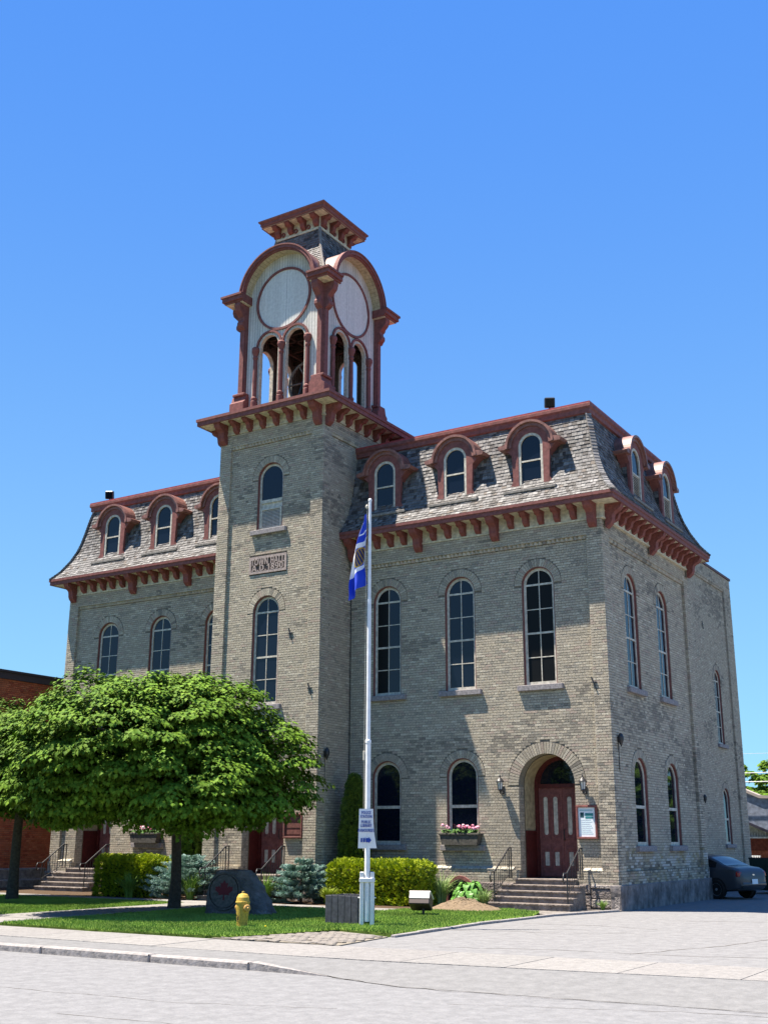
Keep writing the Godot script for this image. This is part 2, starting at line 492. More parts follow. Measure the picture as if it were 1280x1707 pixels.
func door(F: Transform3D, uc: float, hw: float, vb: float, vs: float, deep: float, zf: float, plain := false) -> void:
	var z := zf - deep
	var d := MB.new()      # frame
	d.band(arch(uc, hw - 0.13, vb, vs), arch(uc, hw - 0.005, vb, vs), Transform3D(), z - 0.05, z + 0.08)
	d.box(Vector3(uc - hw + 0.12, vs - 0.05, z - 0.04), Vector3(uc + hw - 0.12, vs + 0.07, z + 0.07))
	d.band(arch(uc, hw - 0.2, vs + 0.05, vs + 0.06), arch(uc, hw - 0.12, vs + 0.05, vs + 0.06), Transform3D(), z - 0.04, z + 0.03)
	var o := part(d, "door", M.brown_dark, HALL, F, true)
	var r := MB.new()      # outer brick reveal
	r.col = Color(0.33, 0.3, 0.23)
	var AA := arch(uc, hw - 0.001, vb, vs, 28)
	for i in AA.size() - 1:
		r.quad(Vector3(AA[i].x, AA[i].y, zf - 0.01), Vector3(AA[i + 1].x, AA[i + 1].y, zf - 0.01), Vector3(AA[i + 1].x, AA[i + 1].y, zf - 0.36), Vector3(AA[i].x, AA[i].y, zf - 0.36))
	part(r, "brick_reveal", M.brick, o, F, true)
	# every other course of the reveal as standing headers
	var rbk := MB.new()
	var y := vb
	while y < vs - 0.05:
		for s in [-1, 1]:
			for k in 3:
				rbk.col = brick_colour(0, F * Vector3(uc + hw * s, y + k * 3.0, k))
				var a: float = uc + s * hw
				rbk.box(Vector3(minf(a, a - s * 0.006), y, zf - 0.115 * (k + 1) + 0.01), Vector3(maxf(a, a - s * 0.006), y + CO - 0.013, zf - 0.115 * k - 0.004))
		y += CO
	part(rbk, "reveal_bricks", M.brick, o, F, true)
	var pl := MB.new()     # plastered inner reveal with brown wainscot
	var I := arch(uc, hw - 0.02, vb, vs, 28)
	for i in I.size() - 1:
		pl.quad(Vector3(I[i].x, I[i].y, zf - 0.35), Vector3(I[i + 1].x, I[i + 1].y, zf - 0.35), Vector3(I[i + 1].x, I[i + 1].y, z), Vector3(I[i].x, I[i].y, z))
	part(pl, "plaster_reveal", M.ochre, o, F, true)
	for s in [-1, 1]:
		var wsc := MB.new()
		var a: float = uc + s * (hw - 0.02)
		wsc.box(Vector3(minf(a, a - s * 0.03), vb, z), Vector3(maxf(a, a - s * 0.03), vb + 1.3, zf - 0.36))
		wsc.box(Vector3(minf(a, a - s * 0.045), vb + 1.3, z), Vector3(maxf(a, a - s * 0.045), vb + 1.36, zf - 0.355))
		part(wsc, "wainscot", M.brown_dark, o, F, true)
	var P := arch(uc, hw - 0.19, vs + 0.07, vs + 0.07, 16)
	P.remove_at(0); P.remove_at(P.size() - 1)
	pane(o, F, P, z, M.glass)
	var fl := MB.new()
	fl.box(Vector3(uc - hw, vb - 0.3, z - 0.06), Vector3(uc + hw, vb - 0.004, zf + 0.0))
	part(fl, "threshold", M.concrete, o, F, true)
	var wl := hw - 0.13
	for s in [-1, 1]:
		var lf := MB.new()
		var x0: float = uc + (-wl if s < 0 else 0.004)
		var x1: float = uc + (-0.004 if s < 0 else wl)
		lf.box(Vector3(x0, vb + 0.02, z - 0.03), Vector3(x1, vs - 0.05, z + 0.01))
		var pw := (x1 - x0)
		var cx := []
		for k in 2: cx.append(x0 + pw * (0.29 + 0.42 * k))
		for e in [[0.22, 0.85], [1.15, 2.4]]:      # mouldings round the panels
			for x in cx:
				var hh := minf(vb + e[1], vs - 0.2)
				lf.band(PackedVector2Array([Vector2(x + 0.085, vb + e[0] + 0.02), Vector2(x + 0.085, hh - 0.02), Vector2(x - 0.085, hh - 0.02), Vector2(x - 0.085, vb + e[0] + 0.02), Vector2(x + 0.085, vb + e[0] + 0.02)]),
					PackedVector2Array([Vector2(x + 0.14, vb + e[0] - 0.04), Vector2(x + 0.14, hh + 0.04), Vector2(x - 0.14, hh + 0.04), Vector2(x - 0.14, vb + e[0] - 0.04), Vector2(x + 0.14, vb + e[0] - 0.04)]), Transform3D(), z + 0.008, z + 0.03)
		lf.box(Vector3(x0 + 0.02, vb + 0.05, z + 0.01), Vector3(x1 - 0.02, vb + 0.1, z + 0.028))
		var leaf := part(lf, "door_leaf", M.brown, o, F, true)
		if not plain:
			for e in [[0.34, 0.74], [1.24, 2.36]]:
				for x in cx:
					var pb := MB.new()
					var hh := minf(vb + e[1], vs - 0.26)
					if e[1] > 2: 
						var top := hh - 0.065
						var pts := PackedVector2Array([Vector2(x - 0.066, vb + e[0] + 0.05), Vector2(x - 0.03, vb + e[0]), Vector2(x + 0.03, vb + e[0]), Vector2(x + 0.066, vb + e[0] + 0.05)])
						for i in 9: pts.append(Vector2(x + 0.066 * cos(PI * i / 8), top + 0.066 * sin(PI * i / 8)))
						pb.ext(pts, Transform3D(), z + 0.008, z + 0.02)
					else: pb.bevel(Vector3(x - 0.07, vb + e[0], z + 0.0), Vector3(x + 0.07, hh, z + 0.02), 0.008)
					part(pb, "panel", M.cream, leaf, F, true)
		if s > 0:
			var hb := MB.new()
			hb.tube([Vector3(uc + 0.05, vb + 1.08, z + 0.03), Vector3(uc + 0.05, vb + 1.12, z + 0.09), Vector3(uc + 0.05, vb + 1.36, z + 0.09), Vector3(uc + 0.05, vb + 1.4, z + 0.03)], 0.014, 6)
			part(hb, "handle", M.black_metal, leaf, F, true)

# ---------------------------------------------------------------- eaves, brackets, roofs
func bracket_mesh(drop: float, reach: float, wide: float) -> ArrayMesh:   # scroll console; origin at wall and soffit, reaching +z
	var b := MB.new()
	var P := PackedVector2Array()
	var pr := [[0.0, 0.0], [1.0, 0.0], [1.02, -0.1], [0.97, -0.2], [0.83, -0.3], [0.62, -0.36], [0.50, -0.44], [0.46, -0.56], [0.44, -0.7], [0.36, -0.84], [0.22, -0.93], [0.1, -1.0], [0.0, -1.0]]
	for e in pr: P.append(Vector2(e[0] * reach, e[1] * drop))
	b.ext(P, Transform3D(Basis(Vector3.UP, -PI / 2), Vector3.ZERO), -wide / 2, wide / 2)
	# raised cheek scroll and a top block
	b.bevel(Vector3(-wide / 2 - 0.012, -0.07, 0), Vector3(wide / 2 + 0.012, 0.0, reach * 1.05), 0.008)
	for s in [-1, 1]:
		b.lathe(PackedVector2Array([Vector2(0.001, 0.014), Vector2(reach * 0.14, 0.014), Vector2(reach * 0.16, 0.0)]), Transform3D(Basis(Vector3.BACK, -s * PI / 2), Vector3(s * wide / 2, -drop * 0.22, reach * 0.72)), 10, false)
	return b.mesh()

func prof_at(pr: Array, y: float) -> float:
	for i in pr.size() - 1:
		if y <= pr[i + 1][1]: return lerpf(pr[i][0], pr[i + 1][0], (y - pr[i][1]) / (pr[i + 1][1] - pr[i][1]))
	return pr[pr.size() - 1][0]

func shingle_colour() -> Color:
	var r := rng.randf()
	var c := Color(0.15, 0.143, 0.138).lerp(Color(0.235, 0.225, 0.218), rng.randf())
	if r < 0.18: c = Color(0.08, 0.074, 0.07)
	elif r < 0.27: c = Color(0.31, 0.3, 0.29)
	elif r < 0.33: c = Color(0.15, 0.122, 0.104)
	return c

# one roof slope. F: u along the eave, z outwards; pr: list of [offset outwards, height]; the ends mitre with the offset.
func slope(under: MB, shg: MB, F: Transform3D, u0: float, u1: float, pr: Array, m0: float, m1: float, expo: float, single_from := 1e9) -> void:
	var pts := []
	var acc := 0.0
	for i in pr.size():
		if i: acc += Vector2(pr[i][0] - pr[i - 1][0], pr[i][1] - pr[i - 1][1]).length()
		pts.append(acc)
	var at := func(s: float) -> Vector2:
		for i in pr.size() - 1:
			if s <= pts[i + 1] or i == pr.size() - 2:
				var t: float = (s - pts[i]) / (pts[i + 1] - pts[i])
				return Vector2(lerpf(pr[i][0], pr[i + 1][0], t), lerpf(pr[i][1], pr[i + 1][1], t))
		return Vector2()
	for i in pr.size() - 1:
		var a: Array = pr[i]; var b: Array = pr[i + 1]
		under.quad(F * Vector3(u0 - a[0] * m0, a[1], a[0] - 0.012), F * Vector3(u1 + a[0] * m1, a[1], a[0] - 0.012), F * Vector3(u1 + b[0] * m1, b[1], b[0] - 0.012), F * Vector3(u0 - b[0] * m0, b[1], b[0] - 0.012))
	var rows := int(acc / expo)
	expo = acc / rows
	for r in rows:
		var p: Vector2 = at.call(r * expo)
		var q: Vector2 = at.call(minf((r + 1.25) * expo, acc))
		var nrm := Vector2((q - p).y, -(q - p).x).normalized()
		var a := u0 - p.x * m0 - 0.02
		var stop := u1 + p.x * m1 + 0.02
		while a < stop - 0.03:
			var w := rnd(0.09, 0.19)
			var b := minf(a + w, stop)
			var th := rnd(0.014, 0.028)
			var dn := rnd(-0.01, 0.012)
			var pp := p + (p - q).normalized() * dn
			var f0 := Vector3(a + 0.004, pp.y, pp.x) ; var f1 := Vector3(b - 0.004, pp.y, pp.x)
			var o := Vector3(0, nrm.y, nrm.x)
			var lift := Vector3(0, nrm.y, nrm.x) * 0.0
			var A := F * (f0 + o * th); var B := F * (f1 + o * (th + rnd(-0.003, 0.003)))
			var Cc := F * Vector3(b - 0.004, q.y, q.x); var D := F * Vector3(a + 0.004, q.y, q.x)
			var A0 := F * f0; var B0 := F * f1
			var one := a > single_from and shingle_left > 0 and r > 0 and r < rows - 1 and b < stop - 0.02
			var t := MB.new() if one else shg
			t.col = shingle_colour()
			t.quad(A, B, Cc, D)
			t.quad(A0, B0, B, A)
			t.tri(B0, Cc, B)
			t.tri(A0, A, D)
			if one:
				shingle_left -= 1
				part(t, "shingle", M.shingle, M.roof, Transform3D(), true)
			a = b

func cornice(F: Transform3D, u0: float, u1: float, oh: float, ysoff: float, fas: float, frb: float, m0: float, m1: float, fz: float) -> Array:
	# fascia, soffit and frieze of one side as three faces with mitred ends; returns the builders
	var fb := MB.new(); var cb := MB.new()
	var yt := ysoff + fas
	var e := func(z: float, y: float, s: int) -> Vector3: return F * Vector3(u0 - z * m0 if s == 0 else u1 + z * m1, y, z)
	for st in [[oh, ysoff, oh, ysoff + fas * 0.55], [oh, ysoff + fas * 0.55, oh + 0.035, ysoff + fas * 0.6], [oh + 0.035, ysoff + fas * 0.6, oh + 0.035, yt], [oh + 0.035, yt, oh - 0.25, yt + 0.03], [oh - 0.07, ysoff, oh, ysoff]]:
		fb.quad(e.call(st[0], st[1], 0), e.call(st[0], st[1], 1), e.call(st[2], st[3], 1), e.call(st[2], st[3], 0))
	# soffit a little above the fascia's foot, frieze board, bed mould
	for st in [[fz, ysoff + 0.03, oh - 0.06, ysoff + 0.03], [oh - 0.07, ysoff + 0.03, oh - 0.07, ysoff], [fz, frb, fz, ysoff + 0.03], [fz, frb, fz + 0.03, frb], [fz + 0.03, frb - 0.0, fz + 0.03, frb + 0.05], [fz + 0.03, frb + 0.05, fz, frb + 0.07], [fz + 0.0, ysoff - 0.2, fz + 0.018, ysoff - 0.2], [fz + 0.018, ysoff - 0.2, fz + 0.018, ysoff - 0.17], [fz - 0.2, frb, fz, frb]]:
		cb.quad(e.call(st[0], st[1], 0), e.call(st[0], st[1], 1), e.call(st[2], st[3], 1), e.call(st[2], st[3], 0))
	return [fb, cb]

func dormer(F: Transform3D, louvre := false) -> void:
	# F at the middle of the dormer's foot on the line of the wall face, z outwards
	var zf := 0.2
	var base := 12.78; var vs := 14.17; var hw := 0.43
	var b := MB.new()
	# face board with the opening cut out of it
	var inn := arch(0, hw, base, vs, 20); var out := arch(0, 0.62, base, vs, 20)
	for i in out.size():
		if out[i].y > vs - 0.3:
			var k := 1.0 + 0.24 * clampf((out[i].y - vs + 0.02) / 0.05, 0.0, 1.0)
			out[i] = Vector2(out[i].x * k, vs + (out[i].y - vs) * k)
	b.band(inn, out, Transform3D(), zf - 0.1, zf)
	for s in [-1, 1]:     # jamb strip, flared foot and curved ear brackets under the hood
		b.ext(PackedVector2Array([Vector2(s * 0.6, 13.75), Vector2(s * 0.66, 13.9), Vector2(s * 0.8, 14.05), Vector2(s * 0.95, 14.15), Vector2(s * 0.95, 14.2), Vector2(s * 0.6, 14.2)]), Transform3D(), zf - 0.35, zf - 0.004)
		b.ext(PackedVector2Array([Vector2(s * 0.6, base - 0.1), Vector2(s * 0.78, base - 0.1), Vector2(s * 0.76, base + 0.05), Vector2(s * 0.66, base + 0.2), Vector2(s * 0.6, base + 0.4)]), Transform3D(), zf - 0.2, zf - 0.006)
	b.box(Vector3(-0.6, base - 0.12, zf - 0.1), Vector3(0.6, base, zf - 0.002))
	var o := part(b, "dormer", M.brown, HALL, F, true)
	var h := MB.new()      # barrel hood: rolled fascia and metal top
	h.band(arch(0, 0.77, vs - 0.02, vs, 22), arch(0, 0.85, vs - 0.02, vs, 22), Transform3D(), -0.9, zf + 0.13)
	h.band(arch(0, 0.66, vs, vs, 22), arch(0, 0.775, vs, vs, 22), Transform3D(), zf - 0.05, zf + 0.05)
	for s in [-1, 1]:
		h.ext(PackedVector2Array([Vector2(s * 0.76, vs - 0.03), Vector2(s * 1.08, vs - 0.03), Vector2(s * 1.12, vs + 0.07), Vector2(s * 1.08, vs + 0.1), Vector2(s * 0.84, vs + 0.16), Vector2(s * 0.78, vs + 0.16)]), Transform3D(), -0.55, zf + 0.11)
	part(h, "hood", M.hood, o, F, true)
	for s in [-1, 1]:      # shingled cheeks
		var ck := MB.new()
		var y := base - 0.35
		while y < vs:
			var hgt := 0.125
			var z0 := -0.75
			var n := 5
			for k in n:
				ck.col = shingle_colour() * 0.85
				var a := lerpf(z0, zf - 0.1, float(k) / n) + 0.003
				var bz := lerpf(z0, zf - 0.1, float(k + 1) / n) - 0.003
				var x0: float = 0.6 * s
				var x1: float = 0.62 * s + s * 0.16 * pow(clampf((13.1 - y) / 0.6, 0, 1), 2.0)
				var lo := Vector3(minf(x0 - 0.05 * s, x1), y + rnd(-0.008, 0.008), a)
				ck.box(lo, Vector3(maxf(x0 - 0.05 * s, x1), y + hgt + 0.01, bz))
			y += hgt
		part(ck, "cheek", M.shingle, o, F, true)
	var fr := MB.new()
	var zi := zf - 0.1
	fr.band(arch(0, hw - 0.085, base, vs), arch(0, hw, base, vs), Transform3D(), zi, zi + 0.085)
	fr.box(Vector3(-hw + 0.085, base, zi), Vector3(hw - 0.085, base + 0.075, zi + 0.086))
	var mid := 13.66
	fr.box(Vector3(-hw + 0.085, mid - 0.025, zi + 0.02), Vector3(hw - 0.085, mid + 0.025, zi + 0.075))
	part(fr, "window_frame", M.cream, o, F, true)
	var wi := hw - 0.085
	pane(o, F, arch(0, wi, mid, vs, 14), zi + 0.03, M.glass)
	if louvre:
		for i in 13:
			var sb := MB.new()
			sb.box(Vector3(-wi, -0.006, -0.035), Vector3(wi, 0.006, 0.035))
			part(sb, "slat", M.white_paint, o, F * Transform3D(Basis(Vector3.RIGHT, 0.7), Vector3(0, base + 0.11 + i * 0.06, zi + 0.03)), true)
	else: pane(o, F, rect(-wi, base + 0.075, wi, mid), zi + 0.03, M.glass)
	var bk := MB.new()
	bk.box(Vector3(-0.56, base, zi - 0.08), Vector3(0.56, vs + 0.05, zi - 0.06))
	bk.ext(arch(0, 0.75, vs, vs, 16), Transform3D(), -0.6, zi - 0.055)
	part(bk, "lining", M.dark, o, F, true)
	var sl := MB.new()
	sl.bevel(Vector3(-0.92, base - 0.2, zf - 0.35), Vector3(0.92, base - 0.1, zf + 0.2), 0.015)
	part(sl, "sill", M.wood_grey, o, F, true)

func belfry_face(F: Transform3D) -> void:     # F: middle of the belfry, z outwards
	var h := 1.8
	var Y0 := 16.95
	var sp := 19.58; var r := 0.45
	var cy := 21.6
	var top := func(u: float) -> float: return cy + (sqrt(maxf(0.0, 1.58 * 1.58 - u * u)) if absf(u) < 1.58 else 0.0) + 0.02
	var gap := func(u: float) -> float:    # top of an opening at u, or -1
		for s in [-1, 1]:
			if absf(u - s * 0.6) < r: return sp + sqrt(maxf(0.0, r * r - pow(u - s * 0.6, 2)))
		return -1.0
	var b := MB.new()
	var cuts := []
	var u := -1.8
	while u < 1.801:
		cuts.append(u)
		u += 0.12
	for s in [-1, 1]:
		for k in [-1, 1]:
			cuts.append(s * 0.6 + k * r)
			for q in [0.25, 0.5, 0.75, 0.9, 0.97]: cuts.append(s * 0.6 + k * r * q)
	cuts.sort()
	for i in cuts.size() - 1:
		var a: float = cuts[i]; var d: float = cuts[i + 1]
		if d - a < 0.004: continue
		var m := (a + d) * 0.5
		var board := absf(fposmod(a + 1.8 + 0.0001, 0.12)) < 0.001
		var a2 := a + (0.012 if board else 0.0)
		var sh := 0.93 + 0.09 * sin(floor((m + 1.8) / 0.12) * 7.3)
		b.col = Color(0.67, 0.655, 0.6) * sh
		var e := 0.0005
		var va := 17.0; var vd := 17.0
		if gap.call(m) > 0:
			va = gap.call(a + e); vd = gap.call(d - e)
			va = maxf(va, sp); vd = maxf(vd, sp)
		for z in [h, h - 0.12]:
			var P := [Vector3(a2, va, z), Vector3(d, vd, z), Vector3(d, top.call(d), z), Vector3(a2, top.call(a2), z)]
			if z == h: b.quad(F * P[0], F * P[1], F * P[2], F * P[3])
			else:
				b.col = Color(0.11, 0.09, 0.075)  # inner faces coloured dark so the belfry looks dim inside
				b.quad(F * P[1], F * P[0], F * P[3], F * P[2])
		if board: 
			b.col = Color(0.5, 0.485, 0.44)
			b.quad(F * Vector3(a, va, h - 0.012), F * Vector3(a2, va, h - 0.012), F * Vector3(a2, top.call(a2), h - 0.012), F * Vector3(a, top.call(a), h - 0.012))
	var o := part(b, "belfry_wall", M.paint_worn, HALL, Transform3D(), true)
	for s in [-1, 1]:      # linings and trim of the openings
		var t := MB.new()
		t.band(arch(s * 0.6, r - 0.035, 17.0, sp), arch(s * 0.6, r + 0.004, 17.0, sp), Transform3D(), h - 0.14, h + 0.02)
		part(t, "opening_frame", M.cream, o, F, true)
		var ab := MB.new()
		ab.band(arch(s * 0.6, r + 0.07, sp, sp, 22), arch(s * 0.6, r + 0.15, sp, sp, 22), Transform3D(), h - 0.02, h + 0.06)
		part(ab, "arch_moulding", M.brown, o, F, true)
	for s in [-1, 0, 1]:   # colonnettes
		var cb := MB.new()
		cb.lathe(PackedVector2Array([Vector2(0.13, 0), Vector2(0.13, 0.42), Vector2(0.1, 0.46), Vector2(0.12, 0.5), Vector2(0.12, 0.56), Vector2(0.075, 0.62), Vector2(0.085, 1.3), Vector2(0.075, 2.1), Vector2(0.1, 2.15), Vector2(0.1, 2.2), Vector2(0.08, 2.24), Vector2(0.12, 2.36), Vector2(0.15, 2.46), Vector2(0.15, 2.54), Vector2(0.11, 2.6)]), Transform3D(Basis(), Vector3(s * 1.2, 17.0, h + 0.06)), 12)
		part(cb, "colonnette", M.brown, o, F, true)
	# round blind clock face: flat ring on the boards
	var rg := MB.new()
	var A := PackedVector2Array(); var B := PackedVector2Array()
	for i in 49:
		var t := TAU * i / 48
		A.append(Vector2(cos(t) * 1.17, 21.35 + sin(t) * 1.17)); B.append(Vector2(cos(t) * 1.26, 21.35 + sin(t) * 1.26))
	rg.band(A, B, Transform3D(), h - 0.02, h + 0.05)
	part(rg, "clock_ring", M.brown, o, F, true)
	var ds := MB.new()     # the blind dial: upright boards within the ring
	u = -1.17
	while u < 1.169:
		var w := minf(u + 0.13, 1.17)
		var ya := sqrt(maxf(0, 1.17 * 1.17 - u * u)); var yb := sqrt(maxf(0, 1.17 * 1.17 - w * w))
		ds.col = Color(0.72, 0.71, 0.66) * rnd(0.95, 1.03)
		ds.quad(Vector3(u + 0.01, 21.35 - ya, h + 0.012), Vector3(w, 21.35 - yb, h + 0.012), Vector3(w, 21.35 + yb, h + 0.012), Vector3(u + 0.01, 21.35 + ya, h + 0.012))
		u = w
	part(ds, "dial_boards", M.paint_worn, o, F, true)
	# hood: rolled fascia, soffit boards, metal barrel
	var f := MB.new()
	for st in [[1.55, 1.63, 2.16, 2.24], [1.61, 1.73, 2.16, 2.3], [1.72, 1.77, 2.16, 2.33]]:
		f.band(arch(0, st[0], cy, cy, 32), arch(0, st[1], cy, cy, 32), Transform3D(), st[2], st[3])
	part(f, "hood_fascia", M.brown, o, F, true)
	var sf := MB.new()
	var n := 34
	for i in n:
		var t0 := PI * i / n + 0.006; var t1 := PI * (i + 1) / n
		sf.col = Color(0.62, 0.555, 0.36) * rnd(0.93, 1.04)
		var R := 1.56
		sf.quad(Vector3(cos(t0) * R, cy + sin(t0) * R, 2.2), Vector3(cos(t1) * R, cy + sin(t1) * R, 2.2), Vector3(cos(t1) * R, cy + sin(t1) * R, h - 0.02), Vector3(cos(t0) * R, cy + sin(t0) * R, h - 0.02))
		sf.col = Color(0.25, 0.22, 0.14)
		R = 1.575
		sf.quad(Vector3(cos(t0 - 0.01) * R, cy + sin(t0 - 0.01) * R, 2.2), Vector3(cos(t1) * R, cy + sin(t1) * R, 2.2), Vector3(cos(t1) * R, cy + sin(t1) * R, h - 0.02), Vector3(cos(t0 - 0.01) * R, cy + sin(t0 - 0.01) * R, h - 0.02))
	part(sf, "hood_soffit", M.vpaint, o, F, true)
	var br := MB.new()
	var C0 := arch(0, 1.74, cy, cy, 32)
	for i in C0.size() - 1:
		var a := C0[i]; var d := C0[i + 1]
		if a.distance_to(d) < 0.001: continue
		br.squad(Vector3(a.x, a.y, 2.3), Vector3(a.x, a.y, 0.5), Vector3(d.x, d.y, 0.5), Vector3(d.x, d.y, 2.3), Vector3(a.x, a.y - cy, 0).normalized(), Vector3(a.x, a.y - cy, 0).normalized(), Vector3(d.x, d.y - cy, 0).normalized(), Vector3(d.x, d.y - cy, 0).normalized())
	part(br, "hood_roof", M.hood, o, F, true)
	# rafters inside, dark timber
	var ins := MB.new()
	for k in 4: ins.box(Vector3(-1.7, 20.1 + k * 0.12, -1.2 + k * 0.75), Vector3(1.7, 20.24 + k * 0.12, -1.1 + k * 0.75))
	part(ins, "rafter", M.wood_dark, o, F, true)

func belfry_corner(F: Transform3D) -> void:     # post, plinth and twin consoles at +x +z of the belfry middle
	var b := MB.new()
	var q := 1.78
	b.bevel(Vector3(q - 0.14, 17.0, q - 0.14), Vector3(q + 0.14, 21.45, q + 0.14), 0.012)
	for s in [0, 1]:
		b.bevel(Vector3(q - 0.1, 17.4, q), Vector3(q + 0.1, 20.6, q + 0.2), 0.01, Transform3D() if s == 0 else Transform3D(Basis(Vector3.UP, PI / 2).scaled(Vector3(1, 1, 1)), Vector3(0, 0, 2 * q)))
	var o := part(b, "corner_post", M.brown, HALL, F, true)
	var pl := MB.new()
	pl.ext(PackedVector2Array([Vector2(q - 0.3, 16.95), Vector2(q + 0.36, 16.95), Vector2(q + 0.36, 17.42), Vector2(q + 0.26, 17.5), Vector2(q + 0.2, 17.72), Vector2(q - 0.2, 17.72), Vector2(q - 0.3, 17.5)]), Transform3D(), q - 0.3, q + 0.34)
	pl.bevel(Vector3(q - 0.28, 17.72, q - 0.28), Vector3(q + 0.29, 17.82, q + 0.29), 0.02)
	part(pl, "plinth", M.brown, o, F, true)
	for s in [0, 1]:
		var c := MB.new()
		var P := PackedVector2Array()
		for e in [[0.0, 21.45], [0.46, 21.45], [0.48, 21.3], [0.42, 21.12], [0.3, 21.0], [0.2, 20.9], [0.2, 20.78], [0.27, 20.68], [0.27, 20.56], [0.2, 20.48], [0.1, 20.42], [0.0, 20.4]]: P.append(Vector2(e[0], e[1]))
		var T := Transform3D(Basis(Vector3.UP, -PI / 2), Vector3(q, 0, q + 0.1)) if s == 0 else Transform3D(Basis(), Vector3(q + 0.1, 0, q))
		c.ext(P, T, -0.13, 0.13)
		part(c, "console", M.brown, o, F, true)
	var k := MB.new()
	for st in [[1.5, 2.38, 21.45, 21.52], [1.5, 2.45, 21.52, 21.68], [1.5, 2.5, 21.68, 21.76]]:
		k.box(Vector3(st[0], st[2], st[0]), Vector3(st[1], st[3], st[1]))
	part(k, "corner_cornice", M.brown, o, F, true)
	var cs := MB.new()
	cs.box(Vector3(1.55, 21.42, 1.55), Vector3(2.33, 21.449, 2.33))
	part(cs, "soffit", M.cream_soffit, o, F, true)

func frustum_face(b: MB, F: Transform3D, rings: Array) -> void:
	for i in rings.size() - 1:
		var a: Array = rings[i]; var d: Array = rings[i + 1]
		b.quad(F * Vector3(-a[0], a[1], a[0]), F * Vector3(a[0], a[1], a[0]), F * Vector3(d[0], d[1], d[0]), F * Vector3(-d[0], d[1], d[0]))

# ---------------------------------------------------------------- the town hall
const PR := [[0.70, 12.1], [0.44, 12.4], [0.17, 12.88], [0.0, 13.3], [-0.1, 13.65], [-0.2, 14.15], [-0.3, 14.7], [-0.4, 15.15]]

func hole(uc: float, hw: float, vb: float, top: float, ring := 0.25, rounded := true) -> Dictionary:
	return {"uc": uc, "hw": hw, "vb": vb, "vs": top - hw if rounded else top, "ring": ring, "round": rounded}

